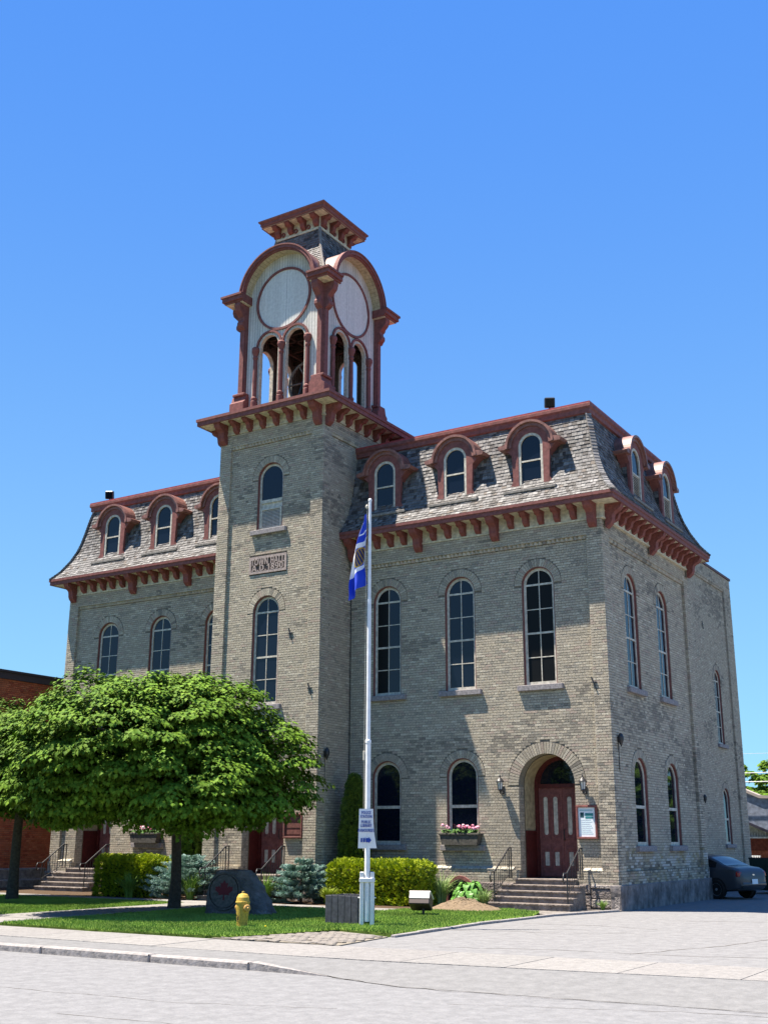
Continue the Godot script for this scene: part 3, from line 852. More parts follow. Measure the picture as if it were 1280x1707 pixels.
func build_hall() -> void:
	HALL = thing("town_hall", "buff brick town hall with shingled mansard roof, dormers and a painted bell tower", "town hall", Vector3(TX, 0, -4.2))
	var F0 := Transform3D()
	var FR := frame_at(Vector3.ZERO, PI / 2)
	var back := MB.new()
	var bk := MB.new()
	M.brickwork = mi(BoxMesh.new(), "brickwork", M.brick, HALL, Transform3D(), true)      # mesh set at the end
	M.roof = mi(BoxMesh.new(), "roof", M.roof_under, HALL, Transform3D(), true)
	var xs := [-7.713, -4.946, -2.18]
	var xd := -2.114
	# --- wings: field, pilaster, frieze band, base
	for side in [0, 1]:
		var mx := func(x: float) -> float: return x if side == 0 else -W - x
		var hs := []
		for x in xs: hs.append(hole(mx.call(x), 0.555, 6.47, 10.18))
		hs.append(hole(mx.call(xs[0]), 0.555, 1.75, 4.36)); hs.append(hole(mx.call(xs[1]), 0.555, 1.75, 4.36))
		hs.append(hole(mx.call(xd), 0.911, 0.8, 4.405, 0.35))
		var a: float = -9.16 if side == 0 else -22.46
		var b: float = -0.45 if side == 0 else -13.75
		bricks(bk, back, F0, a, b, 1.05, 10.85, 0.0, hs, 0.025, 0, Rect2(-3.9, 1.1, 3.4, 2.2) if side == 0 else Rect2())
		bricks(bk, back, F0, a, b, 0.69, 1.05, 0.13, [hole(mx.call(xd), 0.911, 0.0, 4.405, 0.3)], 0.14)
		for h in hs: voussoirs(bk, F0, h.uc, h.vs, h.hw, h.hw + h.ring - 0.01, 0.004, 0.035, side == 0 and h.ring > 0.3)
		bricks(bk, back, F0, a, b, 10.96, 11.42, 0.11, [], 0.13)
		dentils(bk, F0, a, b, 10.855, 0.0, 0.06)
		back.quad(F0 * Vector3(a, 10.85, 0.002), F0 * Vector3(b, 10.85, 0.002), F0 * Vector3(b, 10.97, 0.002), F0 * Vector3(a, 10.97, 0.002))
		var pa: float = -0.45 if side == 0 else -22.958
		var pb: float = 0.048 if side == 0 else -22.46
		bricks(bk, null, F0, pa, pb, 1.05, 11.42, 0.11, [], 0.125)
		bricks(bk, null, F0, pa, pb, 0.69, 1.05, 0.15, [], 0.16)
		# pale sloping course on the base
		var u := a
		while u < b:
			var v := minf(u + 0.22, b)
			if absf((u + v) * 0.5 - mx.call(xd)) > 1.02:
				bk.col = Color(0.55, 0.5, 0.4) * rnd(0.85, 1.1)
				bk.ext(PackedVector2Array([Vector2(0, 1.05), Vector2(0.135, 1.05), Vector2(0.135, 1.075), Vector2(0.0, 1.14)]), Transform3D(Basis(Vector3.UP, -PI / 2), Vector3((u + v) / 2, 0, 0)), -0.1, 0.1)
			u = v
		for i in 3: window(F0, mx.call(xs[i]), 0.555, 6.47, 9.625, 0.0, "ten", ([[M.dull_pane, M.glass], [M.glass, M.glass], [M.dull_pane, M.dull_pane]][i] if side == 0 else []))
		for i in 2: window(F0, mx.call(xs[i]), 0.555, 1.75, 3.805, 0.0, "two")
		door(F0, mx.call(xd), 0.911, 0.82, 3.494, 1.15, 0.0)
	# --- right side of the front block
	var sh := [hole(2.452, 0.58, 6.47, 10.18), hole(5.522, 0.58, 6.47, 10.18), hole(2.452, 0.58, 1.75, 4.36), hole(5.522, 0.58, 1.75, 4.36)]
	bricks(bk, back, FR, 0.5, 7.9, 1.05, 10.85, -0.05, sh, 0.025)
	for h in sh: voussoirs(bk, FR, h.uc, h.vs, h.hw, h.hw + 0.24, -0.046, 0.035)
	bricks(bk, back, FR, 0.017, 8.45, 10.96, 11.42, 0.05, [], 0.1)
	dentils(bk, FR, 0.5, 7.9, 10.855, -0.05, 0.01)
	back.quad(FR * Vector3(0.5, 10.85, -0.048), FR * Vector3(7.9, 10.85, -0.048), FR * Vector3(7.9, 10.97, -0.048), FR * Vector3(0.5, 10.97, -0.048))
	bricks(bk, null, FR, 0.017, 0.5, 1.05, 10.96, 0.05, [], 0.11)
	bricks(bk, null, FR, 7.9, 8.45, 1.05, 10.96, 0.05, [], 0.11)
	bricks(bk, back, FR, 0.0, 8.45, 0.69, 1.05, 0.07, [], 0.13)
	for i in 2:
		window(FR, sh[i].uc, 0.58, 6.47, 9.6, -0.05, "ten", [M.glass, M.glass], 0.15)
		window(FR, sh[i].uc, 0.58, 1.75, 3.78, -0.05, "two", [], 0.15)
	# --- rear block
	var FB := frame_at(Vector3(-3.7, 0, 0), PI / 2)
	var rh := [hole(24.75, 0.55, 6.45, 10.12), hole(24.75, 0.55, 1.75, 4.37)]
	bricks(bk, back, FB, 19.0, 26.9, 0.7, 14.5, 0.0, rh, 0.025)
	bricks(bk, null, FB, 26.9, 28.1, 0.7, 15.3, 0.1, [], 0.12)
	bricks(bk, back, FB, 19.0, 26.9, 14.62, 15.3, 0.1, [], 0.12)
	dentils(bk, FB, 19.0, 26.9, 14.51, 0.0, 0.06)
	for h in rh: voussoirs(bk, FB, h.uc, h.vs, h.hw, h.hw + 0.24, 0.004, 0.035)
	window(FB, 24.75, 0.55, 6.45, 9.57, 0.0, "ten", [], 0.15)
	window(FB, 24.75, 0.55, 1.75, 3.82, 0.0, "two", [], 0.15)
	# --- tower
	var FT := frame_at(Vector3(TX, 0, TZ), 0.0)
	var FTr := frame_at(Vector3(TX, 0, TZ), PI / 2)
	var th := [hole(0.0, 0.57, 12.3, 14.76), hole(-0.02, 0.57, 6.2, 9.94), hole(0.15, 0.85, 0.8, 4.3, 0.4), hole(0.0, 0.81, 10.74, 11.36, 0.0, false)]
	bricks(bk, back, FT, -1.8, 1.8, 1.05, 15.5, 2.22, th, 0.025)
	for h in th:
		if h.round: voussoirs(bk, FT, h.uc, h.vs, h.hw, h.hw + h.ring - 0.01, 2.224, 0.035)
	window(FT, 0.0, 0.57, 12.3, 14.19, 2.22, "louvre")
	window(FT, -0.02, 0.57, 6.2, 9.37, 2.22, "ten")
	door(FT, 0.15, 0.85, 0.82, 3.45, 0.9, 2.22, false)
	bricks(bk, back, FT, -1.8, 1.8, 15.61, 16.08, 2.3, [], 0.1)
	dentils(bk, FT, -1.8, 1.8, 15.505, 2.22, 2.27)
	back.quad(FT * Vector3(-1.8, 15.5, 2.222), FT * Vector3(1.8, 15.5, 2.222), FT * Vector3(1.8, 15.62, 2.222), FT * Vector3(-1.8, 15.62, 2.222))
	for s in [[-2.3, -1.8], [1.8, 2.298]]: bricks(bk, null, FT, s[0], s[1], 1.05, 16.08, 2.3, [], 0.1)
	bricks(bk, null, FT, -2.3, -0.72, 0.69, 1.05, 2.34, [], 0.14)
	bricks(bk, null, FT, 1.02, 2.3, 0.69, 1.05, 2.34, [], 0.14)
	for k in [1, 3]:
		var FS := frame_at(Vector3(TX, 0, TZ), PI / 2 * k)
		var fl := 1.0 if k == 1 else -1.0
		bricks(bk, back, FS, -1.8, 1.8, 0.7, 15.5, 2.22, [], 0.025)
		bricks(bk, back, FS, -1.8, 1.8, 15.61, 16.08, 2.3, [], 0.1)
		dentils(bk, FS, -1.8, 1.8, 15.505, 2.22, 2.27)
		back.quad(FS * Vector3(-1.8, 15.5, 2.222), FS * Vector3(1.8, 15.5, 2.222), FS * Vector3(1.8, 15.62, 2.222), FS * Vector3(-1.8, 15.62, 2.222))
		for s in [-1, 1]:
			var lo: float = -2.19 if s * fl < 0 else 1.8
			var q := [lo, lo + (0.39 if s * fl < 0 else 0.5)]
			if k == 3 : q = [1.8, 2.19] if s < 0 else [-2.3, -1.8]
			bricks(bk, null, FS, q[0], q[1], 0.7, 16.08, 2.3, [], 0.1)
	M.brickwork.mesh = bk.mesh()
	part(back, "mortar", M.mortar, HALL, Transform3D(), true)
	# cores that close the body behind the brick skin
	var core := MB.new()
	core.box(Vector3(-22.8, 0, -8.4), Vector3(-0.4, 12.0, -1.4))
	core.box(Vector3(-22.9, 0, -1.5), Vector3(-22.7, 12.0, 0.0))
	core.box(Vector3(-22.7, 11.3, -1.5), Vector3(-0.1, 12.0, 0.0))
	core.box(Vector3(-0.4, 11.3, -8.4), Vector3(-0.08, 12.0, -0.3))
	core.box(Vector3(-20.5, 0, -28.05), Vector3(-4.1, 15.3, -8.5))
	core.box(Vector3(-4.1, 0, -19.1), Vector3(-3.72, 15.3, -8.46))
	core.box(Vector3(TX - 2.1, 0, TZ - 2.28), Vector3(TX + 2.1, 16.3, TZ + 1.2))
	core.box(Vector3(-0.4, 0, -8.44), Vector3(0.03, 11.4, -8.3))
	core.box(Vector3(-4.1, 0, -28.1), Vector3(-3.62, 15.3, -28.0))
	part(core, "inner_wall", M.mortar, HALL, Transform3D(), true)
	# stone foundation, block by block on the near corner
	var fd := MB.new()
	for s in [[-W - 0.18, -13.9], [-9.0, 0.1]]:
		var u: float = s[0]
		while u < s[1] - 0.05:
			var y := -0.3
			var u2 := minf(u + rnd(0.35, 0.75), s[1])
			while y < 0.66:
				var y2 := minf(y + rnd(0.16, 0.4), 0.69)
				if 0.69 - y2 < 0.1: y2 = 0.69
				fd.col = Color(0.27, 0.225, 0.205).lerp(Color(0.4, 0.36, 0.33), rng.randf()) * rnd(0.75, 1.1)
				if absf((u + u2) * 0.5 + 5.0) > 0.55 or s[0] < -20: fd.bevel(Vector3(u + 0.008, y + 0.01, -0.2), Vector3(u2 - 0.008, y2, 0.17 + rnd(-0.02, 0.035)), 0.022)
				y = y2
			u = u2
	var fo := part(fd, "foundation", M.stone, HALL, Transform3D(), true)
	var fs := MB.new()     # rendered side of the foundation
	fs.bevel(Vector3(-0.2, -0.3, -8.5), Vector3(0.125, 0.69, 0.2), 0.02)
	fs.box(Vector3(-4.0, -0.3, -28.1), Vector3(-3.62, 0.7, -8.5))
	fs.box(Vector3(TX - 2.38, -0.3, -0.1), Vector3(TX - 0.75, 0.69, 1.97)); fs.box(Vector3(TX + 1.05, -0.3, -0.1), Vector3(TX + 2.38, 0.69, 1.97))
	part(fs, "render_base", M.render, HALL, Transform3D(), true)
	# basement window by the hosta
	var bw := MB.new()
	bw.band(arch(-5.0, 0.4, 0.1, 0.36, 10), arch(-5.0, 0.5, 0.1, 0.36, 10), Transform3D(), 0.05, 0.19)
	bw.box(Vector3(-5.02, 0.1, 0.1), Vector3(-4.98, 0.76, 0.15))
	var bwo := part(bw, "basement_window", M.brown, HALL, Transform3D(), true)
	pane(bwo, F0, arch(-5.0, 0.4, 0.1, 0.36, 10), 0.1, M.glass)
	# --- plaque with raised letters
	var pq := MB.new()
	pq.box(Vector3(-0.81, 10.74, 2.15), Vector3(0.81, 11.36, 2.19))
	for e in [[-0.81, 10.74, 0.81, 10.83], [-0.81, 11.27, 0.81, 11.36], [-0.81, 10.83, -0.72, 11.27], [0.72, 10.83, 0.81, 11.27]]: pq.box(Vector3(e[0], e[1], 2.19), Vector3(e[2], e[3], 2.25))
	var pqo := part(pq, "date_stone", M.plaque, HALL, FT, true)
	pqo.set_meta("label", "pinkish carved stone reading TOWN HALL A.D.1890")
	var pg := MB.new()
	pg.box(Vector3(-0.72, 10.83, 2.188), Vector3(0.72, 11.27, 2.193))
	part(pg, "sunk_field", M.plaque_dark, pqo, FT, true)
	text("TOWN HALL", 0.2, 0.064, "lettering", M.plaque, pqo, FT * Transform3D(Basis.from_scale(Vector3(0.93, 1.12, 1)), Vector3(0, 11.155, 2.222)), true)
	text("A.D.1890", 0.2, 0.064, "lettering", M.plaque, pqo, FT * Transform3D(Basis.from_scale(Vector3(1.22, 1.12, 1)), Vector3(0, 10.935, 2.222)), true)
	# --- main eaves
	var sides := [[frame_at(Vector3.ZERO, 0), -W, 0.0], [FR, 0.0, 8.45], [frame_at(Vector3(0, 0, -8.45), PI), 0.0, W], [frame_at(Vector3(-W, 0, 0), -PI / 2), -8.45, 0.0]]
	var fa := MB.new(); var so := MB.new()
	for s in sides:
		var q := cornice(s[0], s[1], s[2], 0.69, 11.87, 0.23, 11.42, 1.0, 1.0, 0.118)
		join(fa, q[0]); join(so, q[1])
	part(fa, "fascia", M.brown, HALL, Transform3D(), true)
	part(so, "soffit", M.cream_soffit, HALL, Transform3D(), true)
	var small := bracket_mesh(0.42, 0.46, 0.17)
	var big := bracket_mesh(0.74, 0.52, 0.25)
	var put := func(F: Transform3D, u: float, is_big: bool, y: float, z: float) -> void:
		mi(big if is_big else small, "bracket", M.brown_bracket, HALL, F * Transform3D(Basis(), Vector3(u, y, z)), true)
	for side in [0, 1]:
		for x in [-0.8, -1.35, -1.9, -2.41, -2.95, -4.13, -4.68, -5.24, -5.79, -6.94, -7.46, -8.0, -8.56]: put.call(F0, x if side == 0 else -W - x, false, 11.9, 0.118)
		for x in [-0.2, -3.53, -6.38, -9.0]: put.call(F0, x if side == 0 else -W - x, true, 11.9, 0.118)
	for i in 15:
		var u := 0.2 + i * (8.05 / 14.0)
		put.call(FR, u, i % 7 == 0, 11.9, 0.118)
	# --- mansard
	var un := MB.new(); var sg := MB.new()
	for i in 4: slope(un, sg, sides[i][0], sides[i][1], sides[i][2], PR, 1.0, 1.0, 0.128, -1.75 if i == 0 else 1e9)
	var cp := MB.new()
	for s in sides:
		var F: Transform3D = s[0]
		var e := [[-0.46, 15.06], [-0.3, 15.12], [-0.3, 15.26], [-0.25, 15.32], [-0.25, 15.42], [-0.28, 15.45]]
		for i in e.size() - 1:
			var a: Array = e[i]; var b: Array = e[i + 1]
			cp.quad(F * Vector3(s[1] - a[0], a[1], a[0]), F * Vector3(s[2] + a[0], a[1], a[0]), F * Vector3(s[2] + b[0], b[1], b[0]), F * Vector3(s[1] - b[0], b[1], b[0]))
	part(cp, "roof_curb", M.brown, HALL, Transform3D(), true)
	var dk := MB.new()
	dk.box(Vector3(-W + 0.26, 15.35, -8.19), Vector3(-0.26, 15.485, -0.26))
	part(dk, "roof_deck", M.red_metal, HALL, Transform3D(), true)
	for hp in [[Vector3(0, 0, 0), 1, 1], [Vector3(-W, 0, 0), -1, 1], [Vector3(0, 0, -8.45), 1, -1]]:
		var hm := MB.new()
		var acc := 0.0
		for i in PR.size() - 1:
			var a: Vector3 = Vector3(PR[i][0] * hp[1], PR[i][1], PR[i][0] * hp[2]) + hp[0]
			var b: Vector3 = Vector3(PR[i + 1][0] * hp[1], PR[i + 1][1], PR[i + 1][0] * hp[2]) + hp[0]
			var n := int(ceil(a.distance_to(b) / 0.13))
			for k in n:
				var p := a.lerp(b, (k + 0.5) / n)
				var up := (b - a).normalized()
				var outw := Vector3(hp[1], 0, hp[2]).normalized()
				outw = (outw - up * outw.dot(up)).normalized()
				hm.col = shingle_colour() * 1.15
				hm.box(Vector3(-0.09, -0.075, -0.03), Vector3(0.09, 0.075, 0.03), Transform3D(Basis(outw.cross(up) * -1.0, up, outw).rotated(outw.cross(up).normalized(), 0.12), p + outw * 0.012))
		part(hm, "hip_cap", M.shingle, HALL, Transform3D(), true)
	for side in [0, 1]:
		for x in xs: dormer(frame_at(Vector3(x if side == 0 else -W - x, 0, 0), 0))
	for u in [3.05, 6.2]: dormer(FR * Transform3D(Basis(), Vector3(u, 0, 0)), true)
	# --- tower cornice and belfry
	var tf := MB.new(); var ts := MB.new(); var lr := MB.new()
	for k in 4:
		var FK := frame_at(Vector3(TX, 0, TZ), PI / 2 * k)
		var q := cornice(FK * Transform3D(Basis(), Vector3(0, 0, 2.3)), -2.3, 2.3, 0.64, 16.45, 0.26, 16.08, 1.0, 1.0, 0.01)
		join(tf, q[0]); join(ts, q[1])
		for i in 8:
			var FB2 := FK * Transform3D(Basis(), Vector3(0, 0, 2.3))
			put.call(FB2, -2.1 + i * 0.6, i == 0 or i == 7, 16.48, 0.01)
		frustum_face(lr, FK, [[2.72, 16.735], [1.9, 16.93], [1.9, 17.02], [0.0, 17.02]])
	part(tf, "tower_fascia", M.brown, HALL, Transform3D(), true)
	part(ts, "tower_soffit", M.cream_soffit, HALL, Transform3D(), true)
	part(lr, "tower_deck", M.hood, HALL, Transform3D(), true)
	for k in 4:
		var FK := frame_at(Vector3(TX, 0, TZ), PI / 2 * k)
		belfry_face(FK)
		belfry_corner(FK)
	var cl := MB.new()
	cl.box(Vector3(TX - 1.75, 20.75, TZ - 1.75), Vector3(TX + 1.75, 20.85, TZ + 1.75))
	part(cl, "belfry_ceiling", M.wood_dark, HALL, Transform3D(), true)
	var cap_f := MB.new(); var cap_s := MB.new(); var dk2 := MB.new()
	for k in 4:
		var FK := frame_at(Vector3(TX, 0, TZ), PI / 2 * k)
		slope(un, sg, FK, 0, 0, [[1.77, 22.2], [1.5, 22.75], [1.22, 23.5], [1.03, 24.42]], 1.0, 1.0, 0.115)
		frustum_face(cap_s, FK, [[1.04, 24.36], [1.08, 24.36], [1.08, 24.43], [1.04, 24.43], [1.04, 24.9], [1.48, 24.9]])
		frustum_face(cap_f, FK, [[1.42, 24.9], [1.46, 24.88], [1.46, 24.94], [1.5, 24.98], [1.5, 25.07], [1.56, 25.12], [1.57, 25.18], [1.5, 25.2]])
		frustum_face(dk2, FK, [[1.52, 25.195], [0.0, 25.3]])
		for i in 4:
			mi(small, "bracket", M.brown_bracket, HALL, FK * Transform3D(Basis.from_scale(Vector3(1.15, 0.98, 0.82)), Vector3(-0.9 + i * 0.6, 24.91, 1.04)), true)
			if i < 3:
				var rg := MB.new()
				var A := PackedVector2Array(); var B := PackedVector2Array()
				for j in 17:
					A.append(Vector2(cos(TAU * j / 16), sin(TAU * j / 16)) * 0.05); B.append(Vector2(cos(TAU * j / 16), sin(TAU * j / 16)) * 0.095)
				rg.band(A, B, Transform3D(), 0, 0.05)
				part(rg, "ring_ornament", M.brown_bracket, HALL, FK * Transform3D(Basis(), Vector3(-0.69 + i * 0.6, 24.58, 1.04)), true)
	part(cap_s, "cap_soffit", M.cream_soffit, HALL, Transform3D(), true)
	part(cap_f, "cap_fascia", M.brown, HALL, Transform3D(), true)
	part(dk2, "cap_roof", M.hood, HALL, Transform3D(), true)
	for hp in [[1, 1], [-1, 1], [1, -1]]:
		var hm := MB.new()
		var e := [[1.82, 22.15], [1.5, 22.75], [1.22, 23.5], [1.03, 24.42]]
		var path := []
		for q in e: path.append(Vector3(TX + q[0] * hp[0], q[1], TZ + q[0] * hp[1]))
		hm.tube(path, 0.06, 6)
		part(hm, "hip_roll", M.wood_grey, HALL, Transform3D(), true)
	M.roof.mesh = un.mesh()
	var so2 := part(sg, "shingles", M.shingle, M.roof, Transform3D(), true)
	so2.set_meta("kind", "stuff")
	# rear coping
	var rc := MB.new()
	rc.box(Vector3(-20.6, 15.3, -28.2), Vector3(-3.55, 15.42, -8.4))
	part(rc, "coping", M.brown_dark, HALL, Transform3D(), true)
	# iron tie anchors
	for q in [[F0, -0.42, 6.38, 0.11], [FT, 1.95, 6.6, 2.3], [FB, 22.9, 12.1, 0.0], [FT, 1.05, 8.5, 2.22]]:
		var an := MB.new()
		an.box(Vector3(-0.02, -0.2, 0.0), Vector3(0.02, 0.2, 0.03), Transform3D(Basis(Vector3.BACK, 0.35), Vector3.ZERO))
		an.box(Vector3(-0.09, 0.02, 0.0), Vector3(0.09, 0.05, 0.035))
		part(an, "tie_anchor", M.black_metal, HALL, q[0] * Transform3D(Basis(), Vector3(q[1], q[2], q[3])), true)

func join(a: MB, b: MB) -> void:
	a.v.append_array(b.v); a.n.append_array(b.n); a.c.append_array(b.c)

func text(s: String, size: float, depth: float, called: String, m: Material, parent: Node, at: Transform3D, bold := true) -> void:
	var f := SystemFont.new()
	f.font_names = PackedStringArray(["Droid Sans"])
	f.font_weight = 700 if bold else 400
	var t := TextMesh.new()
	t.font = f
	t.text = s
	t.font_size = 64
	t.pixel_size = size / 47.0
	t.depth = depth
	t.curve_step = 2.0
	mi(t, called, m, parent, at, true)

# ---------------------------------------------------------------- plants
func maple_leaf_mesh() -> ArrayMesh:      # five lobes, folded along the midrib; stalk at the origin, tip at +z
	var b := MB.new()
	var o := [[0.0, 0.0], [0.30, -0.02], [0.22, 0.16], [0.52, 0.34], [0.27, 0.42], [0.3, 0.62], [0.12, 0.6], [0.0, 1.0]]
	for s in [-1, 1]:
		for i in range(1, o.size() - 1):
			var p := Vector3(0, 0, 0.3)
			var q := Vector3(o[i][0] * s, 0.10 * o[i][0] - 0.12 * o[i][1] * o[i][1], o[i][1])
			var r := Vector3(o[i + 1][0] * s, 0.10 * o[i + 1][0] - 0.12 * o[i + 1][1] * o[i + 1][1], o[i + 1][1])
			if s > 0: b.tri(p, r, q) 
			else: b.tri(p, q, r)
		var q0 := Vector3(o[1][0] * s, 0.03, o[1][1])
		if s > 0: b.tri(Vector3.ZERO, Vector3(0, 0, 0.3), q0)
		else: b.tri(Vector3.ZERO, q0, Vector3(0, 0, 0.3))
	return b.mesh()

func leaf_basis(nrm: Vector3, tip: Vector3, s: float) -> Basis:
	var y := nrm.normalized()
	var z := (tip - y * tip.dot(y))
	if z.length() < 0.01: z = y.cross(Vector3.RIGHT)
	z = z.normalized()
	return Basis(y.cross(z) * s, y * s, z * s)

func maple(called: String, label: String, at: Vector3, rad: Vector3, cy: float, leaves: int, sd: int, trunk_r: float, lean := Vector3.ZERO, group := "globe maples on the lawn", lobes := [], leaf_k := 1.0, hue := 1.0) -> Node3D:
	rng.seed = sd
	var o := thing(called, label, "tree", at, 0.0, group)
	var tr := MB.new()
	tr.col = Color(0.11, 0.095, 0.08)
	var top := cy - rad.y * 0.35
	var path := []; var rr := []
	for i in 9:
		var t := i / 8.0
		path.append(Vector3(lean.x * pow(t, 3) * 0.6 + sin(t * 5.0 + sd) * 0.03, -0.1 + t * (top + 0.1), lean.z * pow(t, 3) * 0.6 + cos(t * 4.0) * 0.02))
		rr.append(trunk_r * (1.35 - 0.3 * minf(t * 4, 1.0)) * (1.0 - 0.25 * t))
	tr.tube(path, rr, 12)
	part(tr, "trunk", M.bark, o)
	var hub: Vector3 = path[8]
	for i in 9:
		var lb := MB.new()
		lb.col = Color(0.11, 0.095, 0.08)
		var a := TAU * i / 9.0 + rnd(-0.2, 0.2)
		var e := lean * 0.4 + Vector3(cos(a) * rad.x * 0.75, cy - hub.y + rnd(-0.3, 0.6) * rad.y, sin(a) * rad.z * 0.75)
		lb.tube([hub - Vector3(0, rnd(0.1, 0.5), 0), hub + e * 0.35 + Vector3(0, 0.3, 0), hub + e * 0.7 + Vector3(0, 0.25, 0), hub + e], [0.09, 0.065, 0.04, 0.015], 6)
		part(lb, "limb", M.bark, o)
	var xf := []; var cols := []
	var nz := FastNoiseLite.new()
	nz.seed = sd; nz.frequency = 0.45
	var clumps := int(leaves / 120.0)
	# the head is several overlapping lobes; [right, towards viewer, height, radius, half height] with right and towards as seen from the road
	if lobes.is_empty():
		lobes = [[0.0, 0.0, cy + rad.y * 0.15, rad.x * 0.78, rad.y * 0.85]]
		for i in 6:
			var a := TAU * i / 6.0 + rnd(-0.3, 0.3)
			lobes.append([cos(a) * rad.x * 0.5, sin(a) * rad.z * 0.5, cy + rnd(-0.35, 0.1) * rad.y, rad.x * rnd(0.45, 0.6), rad.y * rnd(0.55, 0.75)])
	var share := 0.0
	for l in lobes: share += l[3] * (l[3] + l[4])
	var todo := []
	for l in lobes:
		var m := int(round(clumps * l[3] * (l[3] + l[4]) / share))
		for i in m: todo.append([l, i, m])
	for td in todo:
		var l: Array = td[0]
		var i: int = td[1]
		rad = Vector3(l[3], l[4], l[3])
		var fy: float = 1.0 - 2.0 * (i + 0.5) / td[2]
		var ph := i * 2.39996 + rnd(-0.5, 0.5)
		var dir := Vector3(sqrt(1 - fy * fy) * cos(ph), fy, sqrt(1 - fy * fy) * sin(ph))
		dir = (dir + Vector3(rnd(-1, 1), rnd(-1, 1), rnd(-1, 1)) * 0.09).normalized()
		var low := dir.y < -0.25
		var shell := 1.0 if i % 4 else rnd(0.5, 0.88)
		var k := (0.95 + 0.2 * nz.get_noise_3d(dir.x * 3 + l[0], dir.y * 4, dir.z * 3) + rnd(-0.12, 0.05)) * shell
		var c := Vector3(dir.x * rad.x, dir.y * rad.y * (0.85 if low else 1.0), dir.z * rad.z) * k + Vector3(lean.x + 0.85 * l[0] + 0.53 * l[1], l[2], lean.z - 0.53 * l[0] + 0.85 * l[1])
		if low: c.y -= rnd(0.0, 0.25)
		var out := Vector3(dir.x / rad.x, dir.y / rad.y, dir.z / rad.z).normalized()
		var flat := Vector3(dir.x, 0, dir.z).normalized()
		var sz := rnd(0.3, 0.6)
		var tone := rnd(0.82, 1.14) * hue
		for j in 120:
			# leaves lie like tiles over a drooping spray: higher near its middle, hanging at its rim
			var a := rng.randf() * TAU
			var q := sqrt(rng.randf())
			var e1 := out.cross(Vector3.UP).normalized()
			var e2 := e1.cross(out)
			var off := (e1 * cos(a) + flat * sin(a) * 0.9) * q * sz + Vector3.UP * ((1.0 - q * q) * sz * 0.55 - sz * 0.3) + out * rnd(-0.12, 0.12)
			var nrm := Vector3.UP * rnd(0.55, 1.1) + out * 0.5 + off.normalized() * q * 0.55 + Vector3(rnd(-1, 1), rnd(-1, 1), rnd(-1, 1)) * 0.38
			var tip := off + out * 0.2 + Vector3.DOWN * 0.25
			var s := rnd(0.085, 0.14) * leaf_k
			xf.append(Transform3D(leaf_basis(nrm, tip, s), c + off))
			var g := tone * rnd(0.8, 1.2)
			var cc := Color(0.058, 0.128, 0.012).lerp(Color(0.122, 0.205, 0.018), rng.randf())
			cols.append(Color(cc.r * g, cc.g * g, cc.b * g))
	var cr := copies(M.leaf_mesh, "crown", M.leaf, o, xf, cols)
	cr.set_meta("kind", "stuff")
	return o

func blade_clump(count: int, len: float, spread: float, wide: float) -> ArrayMesh:
	var b := MB.new()
	for i in count:
		var a := rng.randf() * TAU
		var l := len * rnd(0.6, 1.1)
		var lean := rnd(0.15, 1.0) * spread
		var root := Vector3(cos(a), 0, sin(a)) * rnd(0, 0.12) * len
		var d := Vector3(cos(a), 0, sin(a))
		var side := d.cross(Vector3.UP).normalized().rotated(Vector3.UP, rnd(-0.8, 0.8))
		var last := root
		var n := 5
		b.col = Color(0.85, 0.9, 0.85).lerp(Color(1.15, 1.1, 0.9), rng.randf())
		for k in n:
			var t := (k + 1.0) / n
			var p := root + d * lean * l * t * t + Vector3.UP * l * (t - 0.5 * lean * t * t * t)
			var w0 := wide * (1.0 - pow(k / float(n), 2.0)); var w1 := wide * (1.0 - pow(t, 2.0))
			b.quad(last - side * w0, last + side * w0, p + side * w1, p - side * w1)
			last = p
	return b.mesh()

func sprig_mesh(n: int, flat := false) -> ArrayMesh:       # a twig tip with narrow needles
	var b := MB.new()
	for i in n:
		var t := i / float(n)
		var a := 2.4 * i
		var d := Vector3(cos(a), 0.9, sin(a) * (0.35 if flat else 1.0)).normalized()
		var p := Vector3(0, t * 0.7, 0)
		var q := p + d * 0.42 * (1.0 - 0.4 * t)
		var s := d.cross(Vector3(sin(a), 0.2, -cos(a))).normalized() * 0.07
		b.quad(p - s, p + s, q + s * 0.5, q - s * 0.5)
	return b.mesh()

func point_up(d: Vector3, s: float) -> Basis:
	var y := d.normalized()
	var x := y.cross(Vector3(rnd(-1, 1), rnd(-1, 1), rnd(-1, 1))).normalized()
	return Basis(x * s, y * s, x.cross(y) * s)

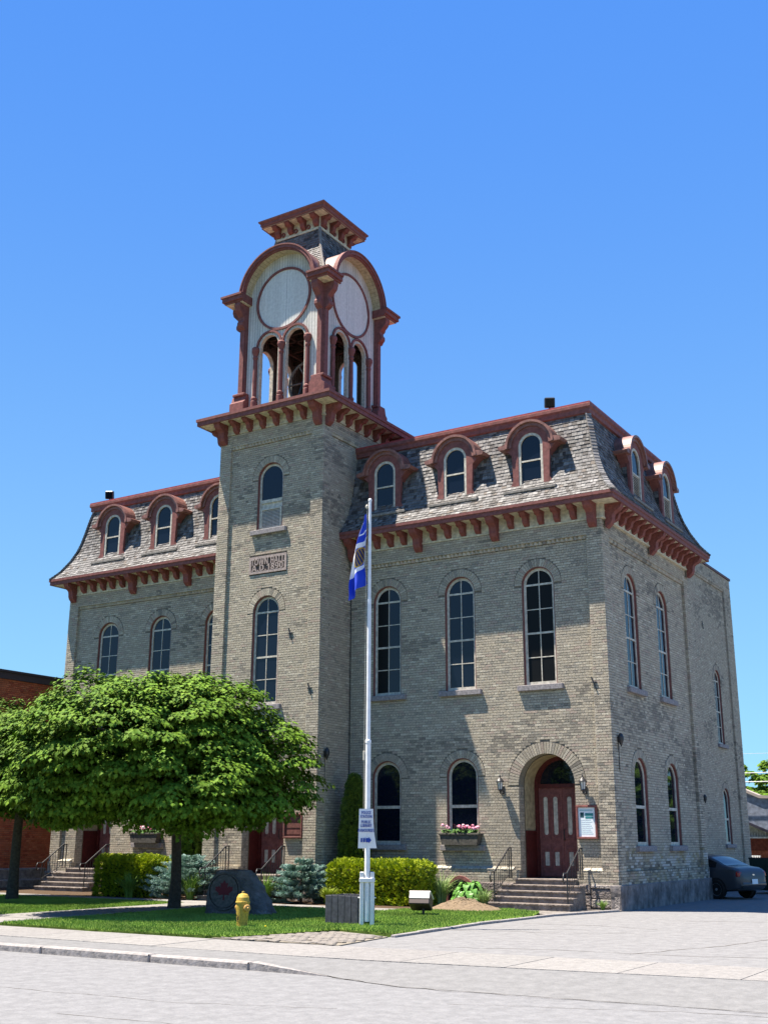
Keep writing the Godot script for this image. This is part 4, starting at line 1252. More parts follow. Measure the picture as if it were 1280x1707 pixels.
func hedge(label: String, at: Vector3, L: float, D: float, H: float, n: int, sd: int) -> void:
	rng.seed = sd
	var o := thing("clipped_hedge", label, "hedge", at, 0.0, "clipped yellow-green hedges")
	var core := MB.new()
	core.bevel(Vector3(-L / 2 + 0.13, 0, -D / 2 + 0.13), Vector3(L / 2 - 0.13, H - 0.14, D / 2 - 0.13), 0.2)
	part(core, "inner_branches", M.hedge_core, o)
	var xf := []; var cols := []
	for i in n:
		var q := Vector3(rnd(-1, 1), rnd(0, 1), rnd(-1, 1))
		var f := rng.randf()
		var nrm := Vector3.UP
		if f < 0.42: q.y = 1.0
		elif f < 0.74:
			q.z = 1.0; nrm = Vector3(0, 0.15, 1)
		elif f < 0.86:
			q.x = 1.0; nrm = Vector3(1, 0.15, 0)
		elif f < 0.93:
			q.x = -1.0; nrm = Vector3(-1, 0.15, 0)
		else:
			q.z = -1.0; nrm = Vector3(0, 0.15, -1)
		var p := Vector3(q.x * L / 2, q.y * H, q.z * D / 2)
		# rounded shoulders and a lumpy clip
		var e := 0.28
		var ins := Vector3(clampf(p.x, -L / 2 + e, L / 2 - e), minf(p.y, H - e), clampf(p.z, -D / 2 + e, D / 2 - e))
		var dv := p - ins
		if dv.length() > e:
			dv = dv.normalized() * e
			nrm = (nrm + dv.normalized()).normalized()
		p = ins + dv
		p += nrm * (noise.get_noise_3d(p.x * 90 + sd, p.y * 90, p.z * 90) * 0.09 + rnd(-0.1, 0.02))
		xf.append(Transform3D(point_up(nrm + Vector3(rnd(-1, 1), rnd(-0.3, 1), rnd(-1, 1)) * 0.8, rnd(0.08, 0.15)), p))
		var c := Color(0.28, 0.35, 0.012).lerp(Color(0.46, 0.5, 0.02), rng.randf()) if rng.randf() < 0.75 else Color(0.12, 0.19, 0.015)
		cols.append(c)
	copies(M.yew_mesh, "foliage", M.foliage, o, xf, cols).set_meta("kind", "stuff")

func spruce(label: String, at: Vector3, R: float, H: float, n: int, sd: int) -> void:
	rng.seed = sd
	var o := thing("blue_spruce_shrub", label, "shrub", at, 0.0, "blue spruce shrubs in the bed")
	var st := MB.new()
	st.col = Color(0.06, 0.05, 0.04)
	st.tube([Vector3.ZERO, Vector3(0, H * 0.8, 0)], [0.05, 0.02], 6)
	part(st, "stem", M.bark, o)
	var xf := []; var cols := []
	for i in n:
		var y := pow(rng.randf(), 1.25) * H * 0.86
		var a := rng.randf() * TAU
		var r := R * (1.0 - pow(y / H, 3.0)) * rnd(0.7, 1.08) * (1.0 + 0.25 * sin(a * 3.0 + sd))
		var d := Vector3(cos(a), 0, sin(a))
		var tone := rnd(0.75, 1.15)
		y = floor(y / 0.19 + sin(a * 2.0) * 0.5) * 0.19 + rnd(0, 0.06) + 0.14
		for k in 26:
			var t := sqrt(rnd(0.1, 1.0))
			var side := d.cross(Vector3.UP) * rnd(-1, 1) * 0.24 * (1.15 - t) * R
			var p := d * r * t + side + Vector3(0, y + 0.16 * t * t * R - absf(rnd(0, 0.04)), 0)
			xf.append(Transform3D(point_up(d + side.normalized() * 0.5 + Vector3(0, rnd(0.0, 0.7), 0), rnd(0.1, 0.16)), p))
			cols.append(Color(0.13, 0.22, 0.185).lerp(Color(0.33, 0.46, 0.42), rng.randf() * t) * tone)
	copies(M.spruce_mesh, "foliage", M.foliage, o, xf, cols).set_meta("kind", "stuff")

func cedar(label: String, at: Vector3, R: float, H: float, n: int, sd: int) -> void:
	rng.seed = sd
	var o := thing("columnar_cedar", label, "shrub", at, 0.0, "columnar cedars by the wall")
	var st := MB.new()
	st.col = Color(0.06, 0.05, 0.04)
	st.tube([Vector3.ZERO, Vector3(0, H * 0.9, 0)], [0.07, 0.02], 6)
	part(st, "stem", M.bark, o)
	var core := MB.new()
	core.lathe(PackedVector2Array([Vector2(R * 0.55, 0.05), Vector2(R * 0.75, H * 0.3), Vector2(R * 0.6, H * 0.6), Vector2(0.05, H * 0.93)]), Transform3D(), 10)
	part(core, "inner_branches", M.hedge_core, o)
	var xf := []; var cols := []
	for i in n:
		var y := rng.randf()
		var rad := R * (0.72 + 0.35 * sin(minf(y * 2.4, PI * 0.5))) * pow(1.0 - y, 0.42)
		var a := rng.randf() * TAU
		var lump := 1.0 + 0.3 * noise.get_noise_3d(cos(a) * 60 + sd, y * H * 50, sin(a) * 60)
		var d := Vector3(cos(a), 0, sin(a))
		xf.append(Transform3D(point_up(d * 0.7 + Vector3(rnd(-0.3, 0.3), rnd(0.5, 1.3), rnd(-0.3, 0.3)), rnd(0.12, 0.22)), d * rad * lump * rnd(0.86, 1.02) + Vector3(0, y * H * 0.97, 0)))
		cols.append(Color(0.035, 0.075, 0.015).lerp(Color(0.125, 0.19, 0.025), rng.randf()))
	copies(M.yew_mesh, "foliage", M.foliage, o, xf, cols).set_meta("kind", "stuff")

func clump(called: String, label: String, at: Vector3, mesh: Mesh, m: Material, s := 1.0, cat := "plant", group := "leafy clumps in the bed") -> void:
	var o := mi(mesh, called, m, self, Transform3D(Basis(Vector3.UP, rng.randf() * TAU).scaled(Vector3.ONE * s), at))
	tag(o, label, cat, group)

func hosta_mesh() -> ArrayMesh:
	var b := MB.new()
	for i in 70:
		var a := i * 2.4 + rnd(-0.3, 0.3)
		var t := sqrt((i + 1) / 70.0)
		var d := Vector3(cos(a), 0, sin(a))
		var s := d.cross(Vector3.UP)
		var p0 := d * 0.42 * t + Vector3(0, 0.62 - 0.42 * t * t + rnd(-0.05, 0.05), 0)
		var L := rnd(0.24, 0.34)
		b.col = Color(0.9, 0.95, 0.9) * rnd(0.7, 1.25)
		var prev := []
		for k in 7:
			var q := k / 6.0
			var w := 0.11 * sin(PI * pow(q, 0.75)) + 0.002
			var c := p0 + d * L * q * (0.95 - 0.25 * t * q) + Vector3(0, 0.07 * sin(PI * q) - 0.22 * q * q * (0.5 + t), 0)
			var e := [c - s * w + Vector3(0, 0.025, 0), c, c + s * w + Vector3(0, 0.025, 0)]
			if k:
				b.quad(prev[0], prev[1], e[1], e[0])
				b.quad(prev[1], prev[2], e[2], e[1])
			prev = e
		b.quad(Vector3.ZERO, Vector3(0.008, 0, 0), p0 + s * 0.006, p0 - s * 0.006)
	return b.mesh()

# ---------------------------------------------------------------- street furniture and small things
func steps(label: String, F: Transform3D, hw: float, top: float, n: int, tread: float, deep: float) -> void:
	# F at the wall face, middle; z outwards; ground at 0.05
	var o := thing("entrance_steps", label, "steps", F * Vector3(0, 0.05, deep), F.basis.get_euler().y, "concrete entrance steps")
	var rise := (top - 0.05) / n
	for i in n:
		var z := deep + tread * i
		var b := MB.new()
		var w := hw if i else hw - 0.32
		b.bevel(Vector3(-w + 0.002 * i, -0.02, (z - tread + 0.03) if i else -0.02), Vector3(w - 0.002 * i, top - rise * i, z + 0.02), 0.01)
		b.bevel(Vector3(-w - 0.006, top - rise * i - 0.045, (z - tread + 0.06) if i else -0.01), Vector3(w + 0.006, top - rise * i + 0.004, z + 0.045), 0.012)
		part(b, "step", M.step, o, F * Transform3D(Basis(), Vector3(0, 0, 0.0)), true)

func railing(label: String, F: Transform3D, x: float, top: float, deep: float, foot: float) -> void:
	# iron handrail down the steps on line x
	var o := thing("stair_railing", label, "railing", F * Vector3(x, top - 0.1, deep), 0.0, "black iron stair railings")
	var yb := 0.3
	var A := Vector3(x, top + 0.86, 0.2); var B := Vector3(x, top + 0.86, deep + 0.02); var C := Vector3(x, yb + 0.72, foot)
	var D := C + Vector3(0, -0.0, 0.22)
	var r := MB.new()
	r.tube([A, B, C, D, D + Vector3(0, -0.14, 0.06), D + Vector3(0, -0.26, 0.0), D + Vector3(0, -0.2, -0.07)], 0.024, 6)
	part(r, "handrail", M.black_metal, o, F, true)
	for p in [[Vector3(x, top, deep + 0.02), B], [Vector3(x, 0.05, foot + 0.02), C], [Vector3(x, top, 0.22), A + Vector3(0, 0, 0.02)]]:
		var pb := MB.new()
		pb.tube([p[0], p[1]], 0.02, 6)
		part(pb, "post", M.black_metal, o, F, true)
	var low := MB.new()
	low.tube([B + Vector3(0, -0.74, 0), C + Vector3(0, -0.56, 0)], 0.013, 6)
	part(low, "lower_rail", M.black_metal, o, F, true)
	for i in 7:
		var t := (i + 1) / 8.0
		var pb := MB.new()
		pb.tube([(B + Vector3(0, -0.74, 0)).lerp(C + Vector3(0, -0.56, 0), t), B.lerp(C, t)], 0.009, 5)
		part(pb, "baluster", M.black_metal, o, F, true)

func lantern(label: String, at: Vector3) -> void:
	var o := thing("wall_lantern", label, "lantern", at, 0.0, "black lanterns beside the door")
	var b := MB.new()
	b.bevel(Vector3(-0.06, -0.1, 0.0), Vector3(0.06, 0.14, 0.03), 0.01)
	b.tube([Vector3(0, -0.05, 0.02), Vector3(0, -0.12, 0.1), Vector3(0, -0.08, 0.2), Vector3(0, 0.0, 0.22)], 0.012, 6)
	part(b, "bracket", M.black_metal, o)
	var g := MB.new()
	g.lathe(PackedVector2Array([Vector2(0.06, 0.02), Vector2(0.1, 0.25)]), Transform3D(Basis(), Vector3(0, 0, 0.2)), 6, false)
	part(g, "glass", M.lamp_glass, o)
	var c := MB.new()
	c.lathe(PackedVector2Array([Vector2(0.02, -0.1), Vector2(0.03, -0.03), Vector2(0.075, 0.0), Vector2(0.065, 0.03)]), Transform3D(Basis(), Vector3(0, 0, 0.2)), 6)
	c.lathe(PackedVector2Array([Vector2(0.14, 0.24), Vector2(0.13, 0.27), Vector2(0.05, 0.36), Vector2(0.025, 0.38), Vector2(0.03, 0.42), Vector2(0.004, 0.48)]), Transform3D(Basis(), Vector3(0, 0, 0.2)), 6)
	for i in 6:
		var a := TAU * i / 6.0
		c.tube([Vector3(cos(a) * 0.064, 0.02, 0.2 - sin(a) * 0.064), Vector3(cos(a) * 0.103, 0.25, 0.2 - sin(a) * 0.103)], 0.008, 4)
	part(c, "cage", M.black_metal, o)

func wall_light(label: String, F: Transform3D) -> void:
	var o := thing("security_light", label, "light", F.origin, F.basis.get_euler().y, "dark drop-shaped wall lights")
	var b := MB.new()
	b.lathe(PackedVector2Array([Vector2(0.015, -0.2), Vector2(0.04, -0.13), Vector2(0.085, -0.02), Vector2(0.09, 0.07), Vector2(0.06, 0.15), Vector2(0.015, 0.19)]), Transform3D(Basis(), Vector3(0, 0, 0.1)), 12)
	part(b, "shade", M.black_metal, o)
	var c := MB.new()
	c.box(Vector3(-0.04, -0.08, 0), Vector3(0.04, 0.08, 0.06))
	c.tube([Vector3(0, -0.05, 0.02), Vector3(0.01, -0.9, 0.015)], 0.012, 5)
	part(c, "mount", M.black_metal, o)

func flower_box(label: String, at: Vector3, sd: int) -> void:
	rng.seed = sd
	var o := thing("flower_box", label, "planter", at, 0.0, "flower boxes on the sills")
	var b := MB.new()
	b.ext(PackedVector2Array([Vector2(-0.6, 0), Vector2(0.6, 0), Vector2(0.68, 0.34), Vector2(-0.68, 0.34)]), Transform3D(), -0.14, 0.16)
	b.bevel(Vector3(-0.7, 0.29, -0.15), Vector3(0.7, 0.35, 0.185), 0.01)
	part(b, "box", M.wood_dark_grey, o)
	var gl := MB.new()
	for i in 170:
		var p := Vector3(rnd(-0.62, 0.62), 0.35 + rnd(0, 0.1), rnd(-0.14, 0.17))
		gl.col = Color(0.06, 0.13, 0.03) * rnd(0.7, 1.4)
		var B := leaf_basis(Vector3(rnd(-1, 1), 1.0, rnd(-0.3, 1)), Vector3(rnd(-1, 1), 0, rnd(-1, 1)), 0.075)
		var T := Transform3D(B, p)
		gl.quad(T * Vector3(-0.5, 0, 0), T * Vector3(0.5, 0, 0), T * Vector3(0.4, 0, 0.8), T * Vector3(-0.4, 0, 0.8))
	part(gl, "leaves", M.vcol, o)
	for i in 21:
		var f := MB.new()
		var ctr := Vector3(rnd(-0.6, 0.6), 0.46 + rnd(0, 0.12), rnd(-0.1, 0.2))
		var hue := Color(0.72, 0.16, 0.3).lerp(Color(0.8, 0.5, 0.58), rng.randf())
		if rng.randf() < 0.15: hue = Color(0.8, 0.74, 0.74)
		for k in 16:
			f.col = hue * rnd(0.85, 1.1)
			var d := Vector3(rnd(-1, 1), rnd(-0.2, 1), rnd(-1, 1)).normalized()
			var T := Transform3D(leaf_basis(d, Vector3(rnd(-1, 1), 0, rnd(-1, 1)), 0.04), ctr + d * 0.055)
			f.quad(T * Vector3(-0.5, 0, -0.5), T * Vector3(0.5, 0, -0.5), T * Vector3(0.5, 0, 0.5), T * Vector3(-0.5, 0, 0.5))
		f.col = Color(0.05, 0.1, 0.03)
		f.tube([Vector3(ctr.x, 0.33, ctr.z), ctr], 0.004, 3)
		part(f, "bloom", M.vcol, o)

func hydrant() -> void:
	var o := thing("fire_hydrant", "yellow fire hydrant on the grass before the boulder", "hydrant", Vector3(-4.4, 0.05, 11.3), -0.35)
	var b := MB.new()
	b.lathe(PackedVector2Array([Vector2(0.13, 0), Vector2(0.115, 0.02), Vector2(0.115, 0.05), Vector2(0.128, 0.2), Vector2(0.145, 0.42), Vector2(0.148, 0.5), Vector2(0.16, 0.505), Vector2(0.16, 0.53), Vector2(0.148, 0.535), Vector2(0.135, 0.62), Vector2(0.1, 0.68), Vector2(0.04, 0.7)]), Transform3D(), 20)
	part(b, "barrel", M.hydrant, o)
	var t := MB.new()
	t.lathe(PackedVector2Array([Vector2(0.035, 0.69), Vector2(0.03, 0.74), Vector2(0.018, 0.745)]), Transform3D(), 5)
	part(t, "top_nut", M.hydrant_old, o)
	for s in [-1, 1]:
		var c := MB.new()
		c.lathe(PackedVector2Array([Vector2(0.06, 0.1), Vector2(0.06, 0.16), Vector2(0.078, 0.165), Vector2(0.08, 0.2), Vector2(0.06, 0.215), Vector2(0.025, 0.22), Vector2(0.02, 0.25)]), Transform3D(Basis(Vector3.BACK, -s * PI / 2), Vector3(0, 0.4, 0)), 10)
		part(c, "hose_cap", M.hydrant_cap, o)
	# rust-dark scratched paint marks
	var k := MB.new()
	rng.seed = 5
	for e in [[-0.5, 0.25, 0.05, 0.02], [-0.35, 0.2, 0.02, 0.06], [-0.2, 0.17, 0.05, 0.03], [-0.1, 0.22, 0.02, 0.05], [-0.42, 0.13, 0.06, 0.015]]:
		var r := 0.128 + 0.003
		var T := Transform3D(Basis(Vector3.UP, e[0] + 0.35), Vector3(0, e[1], 0))
		k.quad(T * Vector3(-e[2] / 2, -e[3] / 2, r), T * Vector3(e[2] / 2, -e[3] / 2, r), T * Vector3(e[2] / 2, e[3] / 2, r + 0.002), T * Vector3(-e[2] / 2, e[3] / 2, r + 0.002))
	part(k, "chipped_paint", M.black_metal, o)

func boulder() -> void:
	rng.seed = 21
	var o := thing("boulder_monument", "grey boulder monument carved with an oval and red maple leaf", "monument", Vector3(-7.3, 0.03, 8.05), 0.42)
	var b := MB.new()
	b.col = Color(0.2, 0.195, 0.195)
	var nz := FastNoiseLite.new()
	nz.frequency = 1.3; nz.seed = 9
	# split face towards the street, sloping back to the right
	var f := func(i: int, j: int) -> Vector3:
		var u := i / 28.0; var t := TAU * j / 32.0
		var y := 1.22 * u
		var wx := 0.82 - 0.34 * pow(u, 2.2)
		var wz := 0.52 - 0.22 * u
		var p := Vector3(cos(t) * wx + (0.42 * (1 - u) * maxf(0, cos(t))), y, sin(t) * wz)
		var sq := maxf(absf(cos(t)), absf(sin(t)))
		p.x /= lerpf(1.0, sq, 0.4); p.z /= lerpf(1.0, sq, 0.5)
		if p.z > 0.36 - 0.1 * u and p.x < 0.55: p.z = 0.36 - 0.1 * u
		p += Vector3(p.x, 0, p.z).normalized() * nz.get_noise_3d(p.x * 2, p.y * 2, p.z * 2) * (0.02 if p.z > 0.2 and p.x < 0.55 else 0.11)
		return p
	for i in 28:
		for j in 32: b.quad(f.call(i, j + 1), f.call(i, j), f.call(i + 1, j), f.call(i + 1, j + 1))
	for j in 32: b.tri(Vector3(0, 1.25, 0), f.call(28, j + 1), f.call(28, j))
	o.scale = Vector3.ONE * 0.9
	part(b.soften(0.8), "stone", M.boulder, o)
	var Fm := Transform3D(Basis(Vector3.RIGHT, -0.08), Vector3(-0.2, 0.66, 0.345))
	var A := PackedVector2Array(); var B := PackedVector2Array(); var Cc := PackedVector2Array()
	for i in 33:
		var t := TAU * i / 32
		A.append(Vector2(cos(t) * 0.43, sin(t) * 0.47)); B.append(Vector2(cos(t) * 0.47, sin(t) * 0.51)); Cc.append(Vector2(cos(t) * 0.4, sin(t) * 0.44))
	var md := MB.new()
	md.band(A, B, Transform3D(), -0.06, 0.025)
	md.ext(Cc.slice(0, 32), Transform3D(), -0.06, 0.012)
	part(md, "oval_panel", M.boulder_panel, o, Fm)
	var lf := MB.new()
	var half := [[0.0, 0.3], [0.055, 0.2], [0.11, 0.23], [0.09, 0.08], [0.16, 0.15], [0.175, 0.11], [0.26, 0.125], [0.235, 0.06], [0.265, 0.035], [0.14, -0.06], [0.155, -0.11], [0.015, -0.09], [0.02, -0.24]]
	var P := PackedVector2Array()
	for e in half: P.append(Vector2(e[0], e[1]))
	for i in range(half.size() - 1, 0, -1): P.append(Vector2(-half[i][0], half[i][1]))
	lf.ext(P, Transform3D(), 0.0, 0.024)
	part(lf, "maple_leaf", M.leaf_red, o, Fm)

func flag_image() -> ImageTexture:
	var im := Image.create(128, 256, false, Image.FORMAT_RGB8)
	var blue := Color(0.05, 0.22, 0.72); var white := Color(0.9, 0.9, 0.92); var gold := Color(0.72, 0.56, 0.16)
	for y in 256:
		for x in 128:
			var c := blue
			if (y > 84 and y < 188): c = white if absf(y - 136.0) > 34 or x < 34 or x > 96 else blue
			var d := Vector2((x - 64) / 34.0, (y - 136) / 30.0).length()
			if d < 1.15 and d > 0.98: c = gold
			if d < 0.98: c = Color(0.1, 0.15, 0.4) if (x / 5 + y / 6) % 3 else gold
			if (y > 55 and y < 61 and x < 90) or (x > 84 and x < 90 and y < 61): c = white
			im.set_pixel(x, y, c)
	im.generate_mipmaps()
	return ImageTexture.create_from_image(im)

func flagpole() -> void:
	var at := Vector3(-2.33, 0.05, 9.49)
	var o := thing("flagpole", "tall white metal flagpole held between two white posts", "flagpole", at)
	var b := MB.new()
	b.lathe(PackedVector2Array([Vector2(0.062, 0.1), Vector2(0.062, 4.0), Vector2(0.07, 4.0), Vector2(0.07, 4.06), Vector2(0.052, 4.08), Vector2(0.047, 7.4), Vector2(0.04, 7.42), Vector2(0.036, 9.85), Vector2(0.045, 9.86), Vector2(0.045, 9.9), Vector2(0.02, 9.93)]), Transform3D(), 14)
	part(b, "pole", M.pole, o)
	for s in [-1, 1]:
		var p := MB.new()
		p.bevel(Vector3(s * 0.115 - 0.045, -0.05, -0.06), Vector3(s * 0.115 + 0.045, 1.15, 0.06), 0.008)
		part(p, "post", M.white_wood, o, Transform3D(Basis(Vector3.UP, 0.5), Vector3.ZERO))
	var c := MB.new()
	c.bevel(Vector3(-0.17, 0.93, -0.085), Vector3(0.17, 1.02, 0.085), 0.008)
	c.tube([Vector3(-0.2, 0.6, 0), Vector3(0.2, 0.6, 0)], 0.015, 6)
	part(c, "clamp", M.white_wood, o, Transform3D(Basis(Vector3.UP, 0.5), Vector3.ZERO))
	var h := MB.new()
	h.tube([Vector3(-0.05, 9.8, 0.03), Vector3(-0.075, 9.0, 0.04), Vector3(-0.07, 6.0, 0.045), Vector3(-0.08, 3.7, 0.05), Vector3(-0.07, 1.6, 0.06)], 0.006, 4)
	h.lathe(PackedVector2Array([Vector2(0.004, -0.06), Vector2(0.035, -0.02), Vector2(0.035, 0.02), Vector2(0.004, 0.06)]), Transform3D(Basis(), Vector3(-0.07, 9.72, 0.03)), 8)
	h.bevel(Vector3(-0.1, 3.6, 0.03), Vector3(-0.06, 3.82, 0.07), 0.01)
	part(h, "halyard", M.rope, o)
	# flag: cloth hanging from two points on the halyard in gathered folds
	var fo := thing("flag", "limp blue and white flag with gold emblem hanging from the pole", "flag", at + Vector3(0, 7.45, 0))
	var fm := MB.new()
	var nu := 26; var nv := 40
	var pt := func(i: int, j: int) -> Vector3:
		var u := i / float(nu); var v := j / float(nv)
		# hoist runs down the pole; the fly end sags down and gathers
		var wide := lerpf(0.05, 0.52, pow(v, 0.8)) * (1.0 - 0.18 * smoothstep(0.75, 1.0, v))
		var drop := 2.08 - 1.75 * v - 0.42 * u * (0.5 + 0.5 * v)
		var fold := sin(u * 9.0 + v * 4.0) * 0.07 * (0.3 + v) + sin(u * 4.5 - v * 6.0) * 0.05
		return Vector3(-0.07 - wide * u * 0.84, drop, 0.05 + fold + wide * u * 0.54)
	for i in nu:
		for j in nv:
			fm.quad(pt.call(i + 1, j + 1), pt.call(i, j + 1), pt.call(i, j), pt.call(i + 1, j))
			for e in [[1, 1], [0, 0], [0, 1], [1, 1], [1, 0], [0, 0]]: fm.uv.append(Vector2((i + e[0]) / float(nu), (j + e[1]) / float(nv)))
	part(fm, "cloth", M.flag, fo)
	# sign folded round the pole: two flared wings
	var so := thing("direction_sign", "white flared sign pointing to police station, library and armouries, strapped to flagpole", "sign", at + Vector3(0, 1.66, 0))
	var Fs := [Transform3D(Basis(Vector3.UP, 0.66), Vector3(0, 0, 0.078)), Transform3D(Basis(Vector3.UP, -0.85), Vector3(-0.05, 0, 0.02))]
	for k in 2:
		var s := MB.new()
		var L := -0.15 if k == 0 else -0.27; var R := 0.17 if k == 0 else -0.05
		var prev := []
		for i in 13:
			var t := i / 12.0
			var fl := 0.09 * pow(1.0 - t, 2.2)
			var a := Vector3(L - (fl if k == 1 else 0.02 * (1 - t)), 0.86 * t, 0.02 * (1 - t)); var c2 := Vector3(R + (fl if k == 0 else 0.0), 0.86 * t, -0.05 * (1 - t) * (1 - t))
			if i:
				s.quad(prev[0], prev[1], c2, a)
				s.quad(prev[1] - Vector3(0, 0, 0.008), prev[0] - Vector3(0, 0, 0.008), a - Vector3(0, 0, 0.008), c2 - Vector3(0, 0, 0.008))
			prev = [a, c2]
		part(s, "panel", M.sign_white, so, Fs[k])
	var g: Transform3D = gx[so] * Fs[0]
	var yy := 0.775
	for e in [["POLICE", 0.0], ["STATION", 0.085], ["PUBLIC", 0.205], ["LIBRARY", 0.285], ["ARMOURIES", 0.39]]:
		text(e[0], 0.066, 0.004, "lettering", M.sign_blue, so, g * Transform3D(Basis.from_scale(Vector3(0.72, 1, 1)), Vector3(0.01, yy - e[1], 0.012)), true)
	var ar := MB.new()
	for i in 3: ar.ext(rect(-0.1 + i * 0.07, 0.13, -0.1 + i * 0.07 + [0.045, 0.05, 0.02][i], 0.22), Transform3D(), 0.016, 0.02)
	ar.ext(PackedVector2Array([Vector2(0.06, 0.13), Vector2(0.13, 0.13), Vector2(0.13, 0.105), Vector2(0.2, 0.175), Vector2(0.13, 0.245), Vector2(0.13, 0.22), Vector2(0.06, 0.22)]), Transform3D(), 0.016, 0.02)
	part(ar, "arrow", M.sign_blue, so, Fs[0] * Transform3D(Basis.from_scale(Vector3(0.8, 1, 1)), Vector3(-0.03, 0, 0)))
	# slatted planter beside the pole
	var po := thing("planter_box", "dark grey slatted planter box beside the flagpole", "planter", Vector3(-3.1, 0.03, 9.0), 0.1)
	for side in 4:
		var T := Transform3D(Basis(Vector3.UP, PI / 2 * side), Vector3.ZERO)
		for i in 5:
			var sb := MB.new()
			sb.bevel(Vector3(-0.42 + i * 0.168, 0, 0.4), Vector3(-0.42 + i * 0.168 + 0.16, 0.64 + rnd(-0.004, 0.004), 0.425), 0.006)
			part(sb, "slat", M.slate_wood, po, T)
	var ib := MB.new()
	ib.box(Vector3(-0.4, 0, -0.4), Vector3(0.4, 0.58, 0.4))
	part(ib, "soil", M.soil, po)

func ground_light() -> void:
	var o := thing("ground_floodlight", "brown box floodlight tilted on a short post in the lawn", "light", Vector3(-3.2, 0.05, 5.6), 0.5)
	var p := MB.new()
	p.tube([Vector3(0.06, -0.05, 0), Vector3(0.06, 0.2, 0)], 0.035, 8)
	part(p, "post", M.bronze, o)
	var T := Transform3D(Basis(Vector3.UP, -0.2) * Basis(Vector3.RIGHT, -0.5), Vector3(0, 0.34, 0))
	var b := MB.new()
	b.bevel(Vector3(-0.27, -0.16, -0.2), Vector3(0.27, 0.14, 0.2), 0.02)
	part(b, "housing", M.bronze, o, T)
	var c := MB.new()
	c.bevel(Vector3(-0.28, 0.14, -0.21), Vector3(0.28, 0.19, 0.21), 0.01)
	c.bevel(Vector3(-0.265, -0.02, 0.195), Vector3(0.265, 0.16, 0.215), 0.006)
	part(c, "lens_frame", M.lens, o, T)

func roof_light(label: String, at: Vector3) -> void:
	var o := thing("roof_floodlight", label, "light", at, 0.5, "floodlights on the roof edge")
	var b := MB.new()
	b.bevel(Vector3(-0.17, 0.12, -0.12), Vector3(0.17, 0.46, 0.1), 0.03, Transform3D(Basis(Vector3.RIGHT, 0.25), Vector3.ZERO))
	part(b, "housing", M.black_metal, o)
	var g := MB.new()
	g.bevel(Vector3(-0.14, 0.15, 0.1), Vector3(0.14, 0.43, 0.115), 0.005, Transform3D(Basis(Vector3.RIGHT, 0.25), Vector3.ZERO))
	part(g, "lens", M.glass, o)
	var s := MB.new()
	s.tube([Vector3(0, -0.02, 0), Vector3(0, 0.18, 0)], 0.03, 6)
	part(s, "stand", M.black_metal, o)

func notice(label: String, at: Vector3, w: float, h: float, plain: bool) -> void:
	var o := thing("notice_board", label, "notice board", at)
	var b := MB.new()
	for e in [[0, 0, w, 0.06], [0, h - 0.06, w, h], [0, 0.06, 0.06, h - 0.06], [w - 0.06, 0.06, w, h - 0.06]]: b.bevel(Vector3(e[0], e[1], 0), Vector3(e[2], e[3], 0.09), 0.008)
	b.box(Vector3(0.03, 0.03, 0.0), Vector3(w - 0.03, h - 0.03, 0.03))
	part(b, "frame", M.brown if not plain else M.brown_old, o)
	if plain:
		for i in 3:
			var t := MB.new()
			t.box(Vector3(0.09, 0.12 + i * 0.2, 0.03), Vector3(w - 0.09, 0.26 + i * 0.2, 0.045))
			part(t, "rail", M.brown_old, o)
		return
	var p := MB.new()
	p.box(Vector3(0.06, 0.06, 0.03), Vector3(w - 0.06, h - 0.06, 0.042))
	part(p, "paper", M.paper, o)
	for e in [[0.12, h - 0.34, w * 0.36, h - 0.2, 0], [w * 0.42, h - 0.3, w - 0.12, h - 0.22, 1], [w * 0.42, h - 0.37, w - 0.12, h - 0.32, 1], [0.1, h - 0.16, w - 0.14, h - 0.12, 2]]:
		var q := MB.new()
		q.box(Vector3(e[0], e[1], 0.042), Vector3(e[2], e[3], 0.046))
		part(q, "print", [M.teal_dark, M.teal, M.teal_pale][e[4]], o)
	for i in 8:
		var q := MB.new()
		q.box(Vector3(0.14, 0.14 + i * 0.055, 0.042), Vector3(w - 0.14 - 0.1 * fposmod(i * 0.37, 1.0), 0.152 + i * 0.055, 0.045))
		part(q, "print", M.teal_pale, o)

func bell() -> void:
	var o := thing("tower_bell", "dark iron bell with its wheel hanging inside the belfry", "bell", Vector3(TX + 0.25, 17.05, TZ))
	var b := MB.new()
	b.lathe(PackedVector2Array([Vector2(0.56, 0.5), Vector2(0.54, 0.56), Vector2(0.44, 0.72), Vector2(0.36, 0.95), Vector2(0.3, 1.15), Vector2(0.2, 1.25), Vector2(0.05, 1.28)]), Transform3D(), 20, false)
	part(b, "bell_body", M.bell, o)
	var w := MB.new()
	var path := []
	for i in 25: path.append(Vector3(cos(TAU * i / 24) * 0.85, 1.35 + sin(TAU * i / 24) * 0.85, 0.5))
	w.tube(path, 0.05, 6)
	for i in 3: w.tube([Vector3(cos(PI * i / 3) * 0.85, 1.35 + sin(PI * i / 3) * 0.85, 0.5), Vector3(-cos(PI * i / 3) * 0.85, 1.35 - sin(PI * i / 3) * 0.85, 0.5)], 0.035, 5)
	part(w, "wheel", M.wood_grey, o)
	var f := MB.new()
	for s in [-1, 1]:
		f.tube([Vector3(-0.5, 0, s * 0.7), Vector3(0, 1.4, s * 0.7)], 0.06, 6)
		f.tube([Vector3(0.5, 0, s * 0.7), Vector3(0, 1.4, s * 0.7)], 0.06, 6)
	f.tube([Vector3(0, 1.36, -0.75), Vector3(0, 1.36, 0.75)], 0.07, 6)
	part(f, "bell_frame", M.black_metal, o)

